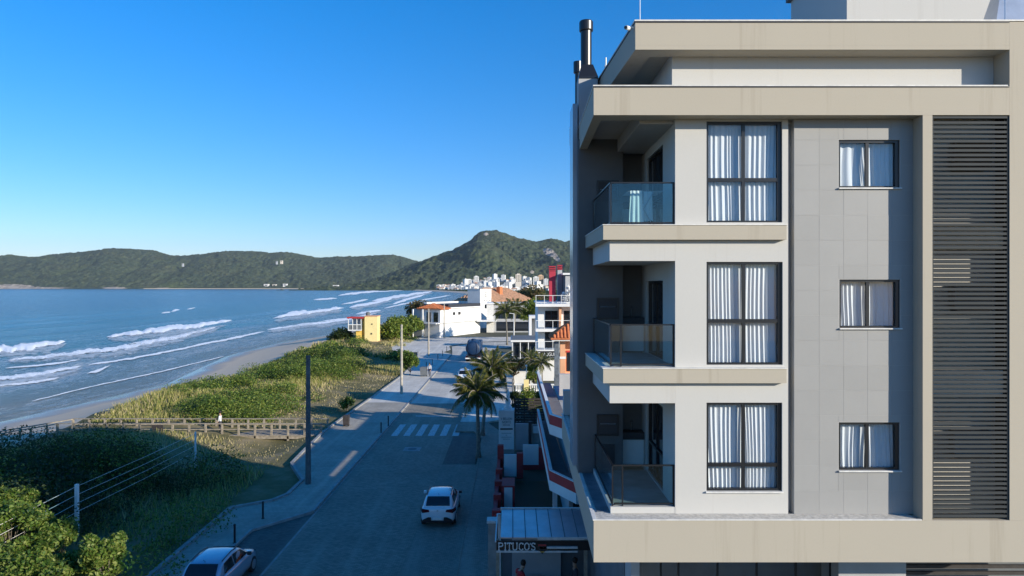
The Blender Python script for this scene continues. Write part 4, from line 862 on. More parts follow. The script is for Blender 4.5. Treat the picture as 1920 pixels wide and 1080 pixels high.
LET = {'P':[((0,0),(0,1)),((0,1),(.4,1)),((.4,1),(.55,.88)),((.55,.88),(.55,.66)),((.55,.66),(.4,.52)),((.4,.52),(0,.52)),((-.1,0),(.15,0)),((-.1,1),(.0,1))],
 'I':[((0,0),(0,1)),((-.14,0),(.14,0)),((-.14,1),(.14,1))], 'T':[((.3,0),(.3,1)),((0,1),(.6,1)),((0,1),(0,.82)),((.6,1),(.6,.82)),((.15,0),(.45,0))],
 'U':[((0,1),(0,.22)),((0,.22),(.15,.02)),((.15,.02),(.42,.02)),((.42,.02),(.57,.22)),((.57,.22),(.57,1)),((-.12,1),(.12,1)),((.45,1),(.69,1))],
 'C':[((.55,.8),(.42,.98)),((.42,.98),(.18,.98)),((.18,.98),(0,.75)),((0,.75),(0,.25)),((0,.25),(.18,.02)),((.18,.02),(.42,.02)),((.42,.02),(.55,.2)),((.55,.8),(.55,.98))],
 'O':[((.2,.98),(.42,.98)),((.42,.98),(.62,.72)),((.62,.72),(.62,.28)),((.62,.28),(.42,.02)),((.42,.02),(.2,.02)),((.2,.02),(0,.28)),((0,.28),(0,.72)),((0,.72),(.2,.98))],
 "'":[((.02,1.0),(0,.78))], 'S':[((.5,.8),(.38,.98)),((.38,.98),(.14,.98)),((.14,.98),(.02,.82)),((.02,.82),(.04,.64)),((.04,.64),(.46,.4)),((.46,.4),(.5,.2)),((.5,.2),(.38,.02)),((.38,.02),(.12,.02)),((.12,.02),(0,.2)),((.5,.8),(.5,.98)),((0,.2),(0,.02))]}
x = 0.0; H = 0.25; x0_ = -0.46
for chv, adv in zip("PITUCO'S", (.78,.42,.82,.9,.78,.78,.2,.6)):
    q = MB(); ox = x+(0.14 if chv == 'I' else 0)
    for (a, b_) in LET[chv]:
        A = Vector((x0_+(ox+a[0])*H*0.98,23.97,2.74+a[1]*H)); Bq = Vector((x0_+(ox+b_[0])*H*0.98,23.97,2.74+b_[1]*H)); q.bar(A,Bq,0.03,0.034)
    q.build('sign_letter', M['white'], pt); x += adv
sh_ = MB(); sh_.prism([(0.0,0.0)]*3,0,0) if False else None
crest = [(0.90,2.98),(1.22,2.98),(1.22,2.78),(1.06,2.62),(0.90,2.78)]
q = MB(); n = len(crest); q.add([(a,23.93,z) for a,z in crest]+[(a,23.95,z) for a,z in crest], [tuple(range(n)), tuple(range(2*n-1,n-1,-1))]+[(i,(i+1)%n,n+(i+1)%n,n+i) for i in range(n)]); cr = q.build('crest', M['wood_dk'], pt)
bx('crest_band', M['red'], cr, 0.92,1.20,23.922,23.929,2.90,2.96); bx('crest_band', M['yellow'], cr, 1.0,1.12,23.922,23.929,2.68,2.71)
cp = thing('concrete_pier', 'bare grey concrete gate pier left of the restaurant canopy', 'gate pier', (-0.75,27.3,0)); bx('shaft',M['concrete'],cp,-0.95,-0.62,27.1,27.5,0,2.6); bx('cap',M['cap'],cp,-1.0,-0.57,27.05,27.55,2.602,2.7)
def table(x, y, label):
    o = thing('table', label, 'table', (x,y,0.12), 'restaurant tables'); bx('tabletop',M['wood_dk'],o,x-0.4,x+0.4,y-0.4,y+0.4,0.83,0.87)
    for sx in (-1,1):
        for sy_ in (-1,1): bx('leg',M['wood_dk'],o,x+sx*0.34-0.025,x+sx*0.34+0.025,y+sy_*0.34-0.025,y+sy_*0.34+0.025,0.12,0.829)
    return o
table(1.75,24.75,'dark square table with white bottles under the restaurant canopy'); table(0.75,25.8,'dark square table near the person in red under the canopy')
for k, (dx, nm) in enumerate(((0,'white sauce bottle on the left of the dark table'),(0.1,'white sauce bottle on the right of the dark table'))):
    o = thing('bottle', nm, 'bottle', (1.6+dx,24.7,0.871), 'bottles on the restaurant table'); MB().lathe([(0.035,0),(0.035,0.15),(0.015,0.2),(0.015,0.25)],(1.6+dx,24.7,0.871),8).build('body',M['white'],o); MB().lathe([(0.018,0),(0.018,0.03)],(1.6+dx,24.7,1.122),8).build('cap',M['red'],o)

# ------------------------------------------------------------------ lifeguard tower, boardwalk, poles, wire fence
lt_ = thing('lifeguard_tower', 'yellow lifeguard tower with a glazed lookout and red flat roof on the dune', 'tower', (-31,145,0.2))
bx('stair_block',M['yellow_pale'],lt_,-31.3,-28.6,145,148,0.3,5.6); bx('block_cap',M['orange'],lt_,-31.4,-28.5,144.9,148.1,5.602,5.75); bx('core_strip',M['yellow'],lt_,-32.0,-31.31,145.9,148,0.3,5.3); bx('lower_wall',M['yellow'],lt_,-33.2,-32.01,145.3,148,0.3,2.6); bx('base',M['terra_old'],lt_,-33.3,-28.5,144.8,148.2,-0.3,0.298)
bx('cabin_floor',M['white'],lt_,-34.8,-32.02,144.9,148.2,2.602,2.8); bx('cabin_panel',M['grey_dk'],lt_,-34.7,-32.02,145.0,145.05,2.802,3.8); bx('cabin_rail',M['white'],lt_,-34.8,-32.02,144.92,144.99,3.8,3.95); bx('cabin_back',M['white_far'],lt_,-34.7,-32.02,148.0,148.1,2.802,5.2)
for k in range(4): bx('cabin_post',M['white'],lt_,-34.8+k*0.9,-34.68+k*0.9,144.9,145.04,2.802,5.2)
for k in range(3): bx('window',M['glass'],lt_,-34.66+k*0.9,-33.92+k*0.9,144.97,144.985,3.96,5.18)
bx('roof',M['red'],lt_,-35.0,-31.5,144.6,148.4,5.202,5.5)
MB().lathe([(0.45,0),(0.5,0.5),(0.3,0.75),(0,0.8)],(-31.0,147,5.752),12).build('water_tank',M['grey_dk'],lt_); bx('lamp',M['dark'],lt_,-29.9,-29.6,144.93,144.99,3.9,4.1); bx('lamp',M['dark'],lt_,-30.0,-29.7,144.93,144.99,1.8,2.1)
bw = thing('boardwalk', 'weathered timber boardwalk with handrails crossing the dune to the beach', 'boardwalk', (-26,56,0))
pk0 = bx('plank',M['wood'],bw,-36.8,-36.5,55.0,57.2,-0.06,0.0)
for k in range(1, 66):
    c_ = pk0.copy(); col.objects.link(c_); c_.location.x += k*0.322; c_.location.z += random.uniform(-0.008,0.008)
for y in (55.1,57.1):
    bx('beam',M['wood'],bw,-36.8,-15.6,y-0.06,y+0.06,-0.3,-0.062); bx('handrail',M['wood'],bw,-36.8,-15.3,y-0.08,y+0.08,0.9,0.96); bx('midrail',M['wood'],bw,-36.8,-15.3,y-0.03,y+0.03,0.42,0.5)
    for k in range(17): bx('post',M['wood'],bw,-36.7+k*1.33-0.07,-36.7+k*1.33+0.07,y-0.06,y+0.06,-1.2 if k%2==0 else -0.06,0.899)
for s_ in (-0.95,0.95):
    pts = [(-36.7,56.1+s_*1.0,0.9),(-40.5,52.2+s_,0.6),(-44.5,48+s_,0.1)]
    for a, b_ in zip(pts[:-1],pts[1:]): MB().bar(a,b_,0.14,0.07).build('handrail',M['wood'],bw)
    for k in range(7):
        f = k/6; i = 0 if f < 0.5 else 1; ff = f*2-i; a, b_ = pts[i], pts[i+1]; xx, yy_, zz = [a[j]+(b_[j]-a[j])*ff for j in range(3)]; bx('post',M['wood'],bw,xx-0.06,xx+0.06,yy_-0.06,yy_+0.06,zz-1.9,zz)
MB().add([(-36.8,55,-0.01),(-36.8,57.2,-0.01),(-45,49,-0.9),(-44,47,-0.9),(-36.8,55,-0.1),(-36.8,57.2,-0.1),(-45,49,-1.0),(-44,47,-1.0)],[(0,1,2,3),(7,6,5,4),(0,3,7,4),(1,5,6,2),(3,2,6,7),(0,4,5,1)]).build('ramp',M['wood'],bw)
tb = thing('rail_panel', 'dark notice board fixed to the boardwalk handrail', 'notice board', (-29,54.9,0.2)); bx('board',M['wood_dk'],tb,-29.0,-28.1,54.93,54.99,0.05,0.85)
def pole(x, y, h, r, m, label, arm=False):
    o = thing('utility_pole', label, 'utility pole', (x,y,0.1), 'concrete utility poles along the street')
    MB().tube([(x,y,0.05),(x,y,h)],[r,r*0.72],10).build('shaft',m,o)
    MB().tube([(x,y,h-0.02),(x,y,h+0.06)],r*0.8,10).build('cap',m,o)
    if arm: MB().bar((x-0.5,y-0.1,h-0.5),(x+0.5,y-0.1,h-0.5),0.08,0.1).build('cross_arm',M['wood_dk'],o)
    return o
pole(-12.3,41.2,7.75,0.17,M['pole_dk'],'tall dark utility pole nearest the camera standing in the sidewalk notch'); pole(-12.25,75.7,7.7,0.16,M['pole'],'pale concrete utility pole beside the dune scrub, second from the camera')
pole(-14.3,117,8.1,0.17,M['pole'],'concrete utility pole left of the white house, third along the street'); pole(-15.7,158,7.9,0.17,M['pole'],'concrete utility pole standing against the white house wall')
lp = thing('lamp_post', 'slim white lamp post among the far palms', 'lamp post', (0.35,125,0)); MB().tube([(0.35,125,0),(0.35,125,7.0)],[0.1,0.07],8).build('shaft',M['white'],lp); MB().bar((0.35,125,7.0),(-0.5,125,7.1),0.1,0.08).build('lamp_head',M['white'],lp)
lp = thing('lamp_post', 'short white post above the yard wall by the balustrade', 'lamp post', (1.65,78,0)); MB().tube([(1.65,78,0),(1.65,78,2.8)],[0.06,0.05],8).build('shaft',M['white'],lp); MB().lathe([(0.05,0),(0.13,0.05),(0.13,0.2),(0,0.28)],(1.65,78,2.8),8).build('lamp_head',M['white'],lp)
lp = thing('lamp_post', 'dark slim post beside the white monument on the right sidewalk', 'lamp post', (0.05,60,0)); MB().tube([(0.05,60,0),(0.05,60,3.9)],[0.06,0.05],8).build('shaft',M['grey_dk'],lp); MB().bar((0.05,60,3.9),(-0.35,60,3.95),0.1,0.06).build('lamp_head',M['grey_dk'],lp)
wf = thing('wire_fence', 'wire fence with two white posts and four wires over the dark dune scrub', 'fence', (-20.5,38,0))
gz = lambda x, y: float(ground_z(x, y))
A0, A1 = (-20.4,32.0), (-20.5,44.2); 
for (x, y, h_, w_) in ((A0[0],A0[1],2.0,0.07),(A1[0],A1[1],1.9,0.045)): bx('post',M['white'],wf,x-w_,x+w_,y-w_,y+w_,gz(x,y)-0.2,gz(x,y)+h_+0.45)
for k in range(4):
    za = gz(*A0)+2.35-k*0.4; zb = gz(*A1)+2.25-k*0.4
    MB().tube([(-20.35,25.5,za-0.15),(A0[0],A0[1],za),(-20.45,38.0,(za+zb)/2-0.05),(A1[0],A1[1],zb)],0.009,5).build('wire',M['white'],wf)
BOL = [((493,972),0),((440,1018),1),((728,799),2),((714.5,812),3),((799.5,690),4),((810.5,684),5),((821,674),6),((830,667),7),((837.5,658.5),8)]
bol = None
for (p_, k) in BOL:
    x, y = GP(p_[0], p_[1], 0.1)
    lb = ['black bollard beside the dark parking bay, further of the two','black bollard at the parking bay just behind the silver car','black bollard at the far end of the crosswalk','black bollard at the near end of the crosswalk','black bollard by the pedestrian and the wheeled bin','black bollard first past the pedestrian on the shaded sidewalk','black bollard second past the pedestrian on the shaded sidewalk','black bollard third past the pedestrian on the shaded sidewalk','black bollard last of the row towards the bend'][k]
    if bol is None:
        bol = o = thing('bollard', lb, 'bollard', (x,y,0.1), 'black bollards along the sidewalk')
        MB().lathe([(0.05,0),(0.05,0.8),(0.062,0.81),(0.062,0.86),(0.0,0.9)],(x,y,0.1),10).build('post',M['black'],o); MB().lathe([(0.09,0),(0.09,0.02)],(x,y,0.1),10).build('base_plate',M['black'],o)
    else:
        o = copy_tree(bol); o.location = (x,y,0.1); o['label'] = lb

# ================================================================== VEHICLES
M['car_white'] = plain('white_car_paint', (0.72,0.73,0.75), 0.25, var=0.01, coat=0.8)
M['car_silver'] = plain('silver_car_paint', (0.36,0.43,0.52), 0.28, 0.5, var=0.01, coat=0.8)
M['car_glass'] = plain('tinted_car_glass', (0.006,0.007,0.009), 0.03, var=0.0, spec=0.8)
M['lamp_red'] = plain('tail_lamp_red', (0.10,0.006,0.008), 0.15, var=0.05)
M['truck_blue'] = plain('blue_tank_paint', (0.008,0.032,0.085), 0.5, var=0.25, sc=1.2)
def mirror_ring(pts, y): return [(x,y,z) for x, z in pts]+[(-x,y,z) for x, z in reversed(pts) if abs(x) > 1e-6]
def make_car(name, label, cat, paint, loc, rz, L=4.05, W=1.76, Hh=1.49, suv=False, plate=''):
    root = thing(name, label, cat, (0,0,0), 'cars along the street')
    s = L/4.05; w = W/1.76; up = Hh/1.49
    ST = [(0.0,.70,.36,.90),(.05,.80,.26,.97),(.25,.86,.22,1.0),(.6,.875,.2,1.0),(1.2,.88,.2,.97),(2.6,.88,.2,.95),(3.1,.865,.2,.93),(3.5,.84,.21,.86),(3.8,.78,.24,.76),(3.98,.66,.3,.64),(4.05,.5,.4,.56)]
    body = MB()
    body.loft([mirror_ring([(0,zb*up),(hw*w*.86,zb*up),(hw*w*.98,zb*up+.10),(hw*w,(zb+zt)*.5*up),(hw*w*.965,zt*up-.10),(hw*w*.90,zt*up-.015),(hw*w*.75,zt*up),(0,zt*up+.012)], y*s) for y, hw, zb, zt in ST])
    bo = body.build('body', paint, root, smooth=True); bo.modifiers.new('sub','SUBSURF').levels = 1; bo.modifiers['sub'].render_levels = 1
    CB = [(.14,.70,.98,.98),(.2,.69,.98,1.10),(.42,.655,.97,1.33),(.62,.625,.97,1.425),(1.0,.62,.96,1.475),(1.6,.615,.95,1.49),(2.1,.60,.95,1.455),(2.45,.585,.95,1.36),(2.85,.61,.94,1.12),(3.12,.66,.93,.945)]
    cab = MB()
    def cpt(y, hr, zb, zr): 
        wb = 0.80 if y > 0.3 else 0.74
        return [(0,zb*up-.05),(wb*w,zb*up-.05),(wb*w*.985,zb*up+.02),(hr*w+.035,zr*up-.07),(hr*w-.02,zr*up-.015),(hr*w*.6,zr*up),(0,zr*up+.01)]
    cab.loft([mirror_ring(cpt(*c), c[0]*s) for c in CB]); co = cab.build('cabin', paint, root, smooth=True); co.modifiers.new('sub','SUBSURF').levels = 1; co.modifiers['sub'].render_levels = 1
    def side(y, f):
        """point on the cabin's flank, f=0 belt line, 1 roof edge"""
        ys = [c[0] for c in CB]; hr = np.interp(y, ys, [c[1] for c in CB]); zb = np.interp(y, ys, [c[2] for c in CB]); zr = np.interp(y, ys, [c[3] for c in CB])
        wb = 0.80 if y > 0.3 else 0.74
        return ((wb*w*.985)*(1-f)+(hr*w+.035)*f+0.012, y*s, (zb*up+.03)*(1-f)+(zr*up-.09)*f)
    for sg_ in (1,-1):
        for ya, yb_ in ((0.55,1.45),(1.55,2.35)):
            p = [side(ya,.06),side(yb_+(.42 if ya > 1 else 0),.06),side(yb_,.97),side(ya+(.18 if ya < 1 else 0),.97)]
            MB().poly([(x*sg_,y,z) for x,y,z in p]).build('side_window', M['car_glass'], root)
    def top(y, xf, dz=0.014):
        ys = [c[0] for c in CB]; return (xf*w*np.interp(y,ys,[c[1] for c in CB]), y*s, up*np.interp(y,ys,[c[3] for c in CB])+dz)
    q = MB(); rows = [.17,.26,.36,.48,.56]; 
    for a, b_ in zip(rows[:-1],rows[1:]): q.quad((-top(a,.86)[0],top(a,.86)[1]-.012,top(a,.86)[2]),(top(a,.86)[0],top(a,.86)[1]-.012,top(a,.86)[2]),(top(b_,.86)[0],top(b_,.86)[1]-.012,top(b_,.86)[2]),(-top(b_,.86)[0],top(b_,.86)[1]-.012,top(b_,.86)[2]))
    q.build('rear_window', M['car_glass'], root)
    q = MB(); rows = [2.22,2.5,2.8,3.04]
    for a, b_ in zip(rows[:-1],rows[1:]): q.quad((-top(a,.9)[0],top(a,.9)[1]+.012,top(a,.9)[2]),(top(a,.9)[0],top(a,.9)[1]+.012,top(a,.9)[2]),(top(b_,.9)[0],top(b_,.9)[1]+.012,top(b_,.9)[2]),(-top(b_,.9)[0],top(b_,.9)[1]+.012,top(b_,.9)[2]))
    q.build('windscreen', M['car_glass'], root)
    MB().box(-.72*w,.72*w,.08*s,3.7*s,.24,.5).build('underbody', M['black'], root)
    for sg_ in (1,-1):
        MB().tube([top(.75,.97*sg_,.0),top(1.6,.97*sg_,.012),top(2.15,.97*sg_,.0)],.022,6).build('roof_rail', M['black'], root)
        MB().add([(sg_*.40*w,-.022,.80*up),(sg_*.76*w,.012,.74*up),(sg_*.885*w,.34,.78*up),(sg_*.875*w,.34,.95*up),(sg_*.77*w,.015,.95*up),(sg_*.43*w,-.015,.91*up)],[(0,1,4,5),(1,2,3,4)]).build('tail_light', M['lamp_red'], root)
        MB().add([(sg_*.30*w,-.05,.38*up),(sg_*.74*w,-.03,.38*up),(sg_*.70*w,-.04,.44*up),(sg_*.46*w,-.05,.55*up),(sg_*.32*w,-.05,.55*up)],[(0,1,2,3,4)]).build('bumper_vent', M['black'], root)
        MB().box(min(sg_*.85*w,sg_*1.02*w),max(sg_*.85*w,sg_*1.02*w),2.55*s,2.68*s,.95*up,1.09*up).build('mirror', M['black'] if sg_ > 0 else paint, root, bevel=.03)
        MB().add([(sg_*.50*w,3.99*s,.60*up),(sg_*.74*w,3.86*s,.62*up),(sg_*.74*w,3.82*s,.72*up),(sg_*.5*w,3.92*s,.70*up)],[(0,1,2,3)]).build('headlight', M['steel'], root)
        for y in (.68*s,3.28*s):
            t_ = MB().tube([(sg_*.66*w,y,.31),(sg_*.87*w,y,.31)],.31,18).build('wheel', M['rubber'], root, bevel=.02); MB().tube([(sg_*.868*w,y,.31),(sg_*.882*w,y,.31)],.2,14).build('rim', M['steel'], t_)
    MB().box(-.21,.21,-.058,-.015,.42*up,.54*up).build('number_plate', M['white'], root); bd = MB().lathe([(.045,0),(.045,.02)],(0,0,0),12).build('badge', M['steel'], root)
    bd.location = (0,-.0,.86*up); bd.rotation_euler = (R(90),0,0)
    q = MB(); q.bar((-.80*w,.01,.33*up),(.80*w,.01,.33*up),.06,.08); q.build('bumper_trim', M['black'], root)
    MB().tube([top(.66,0,.0),(0,.5*s,1.58*up)],.008,5).build('aerial', M['black'], root)
    root.location = loc; root.rotation_euler = (0,0,rz); return root
make_car('parked_car', 'white hatchback parked at the right kerb facing away from the camera', 'car', M['car_white'], (-3.70,33.9,0), 0.0)
make_car('parked_car', 'silver car cut off by the bottom edge beside the left sidewalk', 'car', M['car_silver'], (-11.75,25.5,0), 0.0)
make_car('parked_car', 'pale car half hidden behind the street palms further up the road', 'car', M['car_white'], (-5.9,84,0), 0.0, L=4.3, W=1.85, Hh=1.65)
tk = thing('tank_truck', 'dark blue tank truck seen from behind in the road before the bend', 'truck', (-6.2,108,0))
tx = -6.2
mb = MB()
mb.loft([[(tx+r*1.2*math.cos(a),y,2.15+r*1.15*math.sin(a)) for a in [2*math.pi*k/20 for k in range(20)]] for y, r in ((108.3,.3),(108.35,.75),(108.5,.94),(108.8,1.0),(113.2,1.0),(113.6,.9),(113.7,.5))]); mb.build('tank', M['truck_blue'], tk, smooth=True)
bx('chassis',M['black'],tk,tx-1.1,tx+1.1,108.4,116.2,.6,1.0); bx('bumper',M['white'],tk,tx-1.2,tx+1.2,108.2,108.35,.5,.68); bx('cab',M['truck_blue'],tk,tx-1.2,tx+1.2,114.0,116.2,1.0,3.0, bevel=.15)
for sg_ in (-1,1):
    bx('ladder',M['black'],tk,tx+sg_*.85-.03,tx+sg_*.85+.03,108.1,108.16,.8,3.3); bx('tail_light',M['lamp_red'],tk,tx+sg_*1.0-.14,tx+sg_*1.0+.14,108.15,108.2,.72,.9)
    for y in (109.6,110.9,115.1): w_ = MB().tube([(tx+sg_*.75,y,.5),(tx+sg_*1.2,y,.5)],.5,16).build('wheel',M['rubber'],tk); MB().tube([(tx+sg_*1.2,y,.5),(tx+sg_*1.215,y,.5)],.26,12).build('rim',M['steel'],w_)
MB().lathe([(.4,0),(.4,.2),(.3,.28),(0,.3)],(tx,110.5,3.25),12).build('hatch',M['truck_blue'],tk)
ec = MB().lathe([(0,0),(.5,.04),(.5,.1),(0,.14)],(0,0,0),16).build('end_cover',M['truck_blue'],tk); ec.location=(0,.28,2.15); ec.rotation_euler=(R(90),0,0)

# ================================================================== PEOPLE
M['skin'] = plain('skin', (0.42,0.24,0.16), 0.6, var=0.05); M['hair'] = plain('dark_hair', (0.02,0.015,0.012), 0.7); M['navy'] = plain('navy_cloth', (0.02,0.025,0.045), 0.9); M['tee_white'] = plain('white_cotton', (0.6,0.6,0.6), 0.9); M['tee_red'] = plain('red_cotton', (0.4,0.02,0.03), 0.9); M['tee_dark'] = plain('dark_cotton', (0.04,0.04,0.05), 0.9)
def person(label, loc, rz, shirt, trousers, pose, group=None, short=False):
    J = dict(pel=(0,0,.95),wai=(0,0,1.1),che=(0,.0,1.33),nek=(0,.01,1.5),hd0=(0,.03,1.58),hd1=(0,.04,1.72),
             shl=(-.19,0,1.43),ell=(-.24,.02,1.15),wrl=(-.24,.12,.92),hnl=(-.24,.15,.83),shr=(.19,0,1.43),elr=(.24,.02,1.15),wrr=(.24,.12,.92),hnr=(.24,.15,.83),
             hil=(-.1,0,.9),knl=(-.11,.03,.5),anl=(-.11,-.02,.09),tol=(-.12,.16,.04),hir=(.1,0,.9),knr=(.11,.03,.5),anr=(.11,-.02,.09),tor=(.12,.16,.04))
    J.update(pose)
    RD = dict(pel=.135,wai=.115,che=.135,nek=.055,hd0=.085,hd1=.085,sh=.07,el=.045,wr=.033,hn=.036,hi=.095,kn=.06,an=.045,to=.04)
    E = [('pel','wai'),('wai','che'),('che','nek'),('nek','hd0'),('hd0','hd1'),('che','shl'),('shl','ell'),('ell','wrl'),('wrl','hnl'),('che','shr'),('shr','elr'),('elr','wrr'),('wrr','hnr'),('pel','hil'),('hil','knl'),('knl','anl'),('anl','tol'),('pel','hir'),('hir','knr'),('knr','anr'),('anr','tor')]
    ks = list(J); me = bpy.data.meshes.new('person'); me.from_pydata([J[k] for k in ks],[(ks.index(a),ks.index(b)) for a,b in E],[])
    o = bpy.data.objects.new('person', me); col.objects.link(o)
    sk_ = o.modifiers.new('skin','SKIN'); sub = o.modifiers.new('sub','SUBSURF'); sub.levels = 1
    for i, k in enumerate(ks):
        r = RD.get(k, RD.get(k[:2])); me.skin_vertices[0].data[i].radius = (r, r*(.8 if k in ('pel','wai','che') else 1)); me.skin_vertices[0].data[i].use_root = (k == 'pel')
    m2 = bpy.data.meshes.new_from_object(o.evaluated_get(bpy.context.evaluated_depsgraph_get())); bpy.data.objects.remove(o)
    for m in (shirt, trousers, M['skin'], M['rubber']): m2.materials.append(m)
    P3 = {k: Vector(v) for k, v in J.items()}
    for p in m2.polygons:
        c = Vector(p.center); best = min(ks, key=lambda k: (P3[k]-c).length)
        p.material_index = {'hd':2,'ne':2,'wr':2,'hn':2,'el':2 if short else 0,'to':3,'an':3,'kn':1,'hi':1,'pe':1}.get(best[:2], 0); p.use_smooth = True
    ob = bpy.data.objects.new('person', m2); col.objects.link(ob); tag(ob, label, 'person', group)
    h = P3['hd1']; q = MB()
    q.lathe([(.0,-.10),(.07,-.09),(.10,-.02),(.105,.04),(.085,.09),(.04,.115),(0,.12)],(h.x,h.y-.025,h.z+.005),12); q.build('hair', M['hair'], ob, smooth=True)
    q = MB(); q.lathe([(0,0),(.016,.012),(.012,.035),(0,.05)],(h.x,h.y+.085,h.z-.05),6); q.build('nose', M['skin'], ob, smooth=True)
    ob.location = loc; ob.rotation_euler = (0,0,rz); return ob
person('pedestrian in pale top and dark trousers walking beside the wheeled bin', (*GP(805.5,706,.1),.1), R(170), M['tee_white'], M['navy'], dict(knl=(-.11,.14,.52),anl=(-.11,.1,.1),tol=(-.11,.27,.06),knr=(.11,-.02,.5),anr=(.11,-.2,.12),tor=(.11,-.06,.04)))
person('person in dark cap and pale shirt standing on the boardwalk', (-23.8,55.7,0.01), R(90), M['tee_white'], M['tee_dark'], dict(elr=(.3,.15,1.2),wrr=(.2,.35,1.15),hnr=(.18,.42,1.15)))
person('person in a red shirt standing under the restaurant canopy', (0.28,25.1,.12), R(-60), M['tee_red'], M['tee_dark'], dict(che=(0,.05,1.32),nek=(0,.1,1.48),hd0=(0,.14,1.55),hd1=(0,.18,1.68),elr=(.25,.12,1.15),wrr=(.15,.35,1.05),hnr=(.12,.42,1.03)), short=True)
person('person in dark clothes at the far right of the restaurant canopy', (2.35,25.3,.12), R(100), M['tee_dark'], M['navy'], dict())
def bin_(loc, label, w, d, h, m):
    o = thing('wheeled_bin', label, 'bin', loc); x, y, z = loc
    q = MB(); q.loft([rg(x-w*.42,x+w*.42,y,y+d*.86,z+.12), rg(x-w*.5,x+w*.5,y-.04*d,y+d,z+h*.88)]); q.build('body', m, o)
    q = MB(); q.loft([rg(x-w*.53,x+w*.53,y-.08*d,y+d*1.04,z+h*.881), rg(x-w*.5,x+w*.5,y,y+d,z+h*.94), rg(x-w*.3,x+w*.3,y+d*.2,y+d*.8,z+h)]); q.build('lid', m, o)
    for sx in (-1,1): MB().tube([(x+sx*w*.34,y+d*.2,z+.08),(x+sx*w*.44,y+d*.2,z+.08)],.08,10).build('wheel', M['rubber'], o); MB().tube([(x+sx*w*.34,y+d*.75,z+.08),(x+sx*w*.44,y+d*.75,z+.08)],.08,10).build('wheel', M['rubber'], o)
bx_, by_ = GP(794,706,.1); bin_((bx_,by_,.1),'large dark grey wheeled bin on the sidewalk beside the pedestrian',.95,.8,1.25,M['grey_dk'])
bx_, by_ = GP(648,800,.1); bin_((bx_,by_,.1),'small dark litter bin at the sidewalk edge near the boardwalk entrance',.5,.5,.95,M['wood_dk'])

# ================================================================== VEGETATION
def leaf_arrays(C, size, asp=0.5, upb=0.3, r=rng):
    """rhombic leaves centred on C"""
    N = len(C); size = np.broadcast_to(size, (N,))
    n = r.normal(size=(N,3)); n[:,2] = np.abs(n[:,2])+upb; n /= np.linalg.norm(n,axis=1)[:,None]
    a = np.cross(n, r.normal(size=(N,3))); a /= np.linalg.norm(a,axis=1)[:,None]; b = np.cross(n,a)
    s = size[:,None]
    return np.stack([C-a*s*.5, C+b*s*.5*asp, C+a*s*.5, C-b*s*.5*asp],1)
def blade_arrays(C, h, w, lean=0.35, r=rng):
    N = len(C); th = r.uniform(0,2*np.pi,N); d = np.stack([np.cos(th),np.sin(th),0*th],1); t = r.uniform(0,2*np.pi,N); l = np.stack([np.cos(t),np.sin(t),0*t],1)*(r.uniform(.1,1,N)*lean*h)[:,None]
    up_ = np.zeros((N,3)); up_[:,2] = h; W = (w*np.ones(N))[:,None]
    mid = C+l*.35+up_*.6; tip = C+l+up_*(1-.1)
    return np.stack([C-d*W*.5, C+d*W*.5, mid+d*W*.4, tip, mid-d*W*.4][:4] if False else [C-d*W*.5, C+d*W*.5, tip+d*W*.12, tip-d*W*.12],1)
def quads_mesh(name, Q, mats, parent=None, midx=None):
    off_ = np.array(wl(parent)) if parent else np.zeros(3)
    V = (Q.reshape(-1,3)-off_).astype(np.float32); N = len(Q)
    me = bpy.data.meshes.new(name); me.vertices.add(len(V)); me.vertices.foreach_set('co', V.reshape(-1))
    me.loops.add(N*4); me.loops.foreach_set('vertex_index', np.arange(N*4,dtype=np.int32)); me.polygons.add(N); me.polygons.foreach_set('loop_start', np.arange(0,N*4,4,dtype=np.int32))
    try: me.polygons.foreach_set('loop_total', np.full(N,4,dtype=np.int32))
    except Exception: pass
    for m in mats: me.materials.append(m)
    if midx is not None: me.polygons.foreach_set('material_index', midx.astype(np.int32))
    me.update(calc_edges=True); me.validate()
    return link_mesh(name, me, parent)
def dome(cx, cy, cz, rx, rz, n, r=rng, inner=0.35):
    u = r.normal(size=(n,3)); u[:,2] = np.abs(u[:,2])*1.1-0.12; u /= np.linalg.norm(u,axis=1)[:,None]
    rad = 1-inner*r.random(n)**1.6
    return np.stack([cx+u[:,0]*rx*rad, cy+u[:,1]*rx*rad, cz+u[:,2]*rz*rad],1)
# --- dune scrub: grass everywhere, shrubs in patches
def dune_pts(n, y0, y1, o0=9.0, o1=36):
    y = y0+(y1-y0)*rng.random(n); x = shore(y)+o0+(o1-o0)*rng.random(n); return x, y
def ok_dune(x, y):
    o = x-shore(y); nz_ = fbm(x*.25,y*.25,3,31)-.5; edge = np.where(y < 260, np.maximum(10.5, -37.8+nz_*4.0-shore(y)), 15+nz_*4)
    left = np.interp(y,[p[1] for p in LEFT],[p[0] for p in LEFT])-0.35
    walk = (y > 54.2)&(y < 57.9)&(x > -37.4)
    twr = (x > -35.5)&(x < -27)&(y > 139)&(y < 149)
    ramp_ = np.abs((x+36.7)*.74-(y-56.1)*.67) < 2.6
    return (o > edge)&(x < left)&~walk&~twr&~(ramp_&(x < -36))
def bare(x, y):   # sandy track, blow-outs and trodden strip by the pavement
    return np.maximum(bare0(x, y), np.clip((fbm(x*.13+9,y*.13,4,222)-.54)*14,0,.95))
def bare0(x, y):
    s = np.clip((x+26)/6,0,1)**1.5
    return s*np.where((y > 44)&(y < 92), 1.0, 0.35)
Q = []
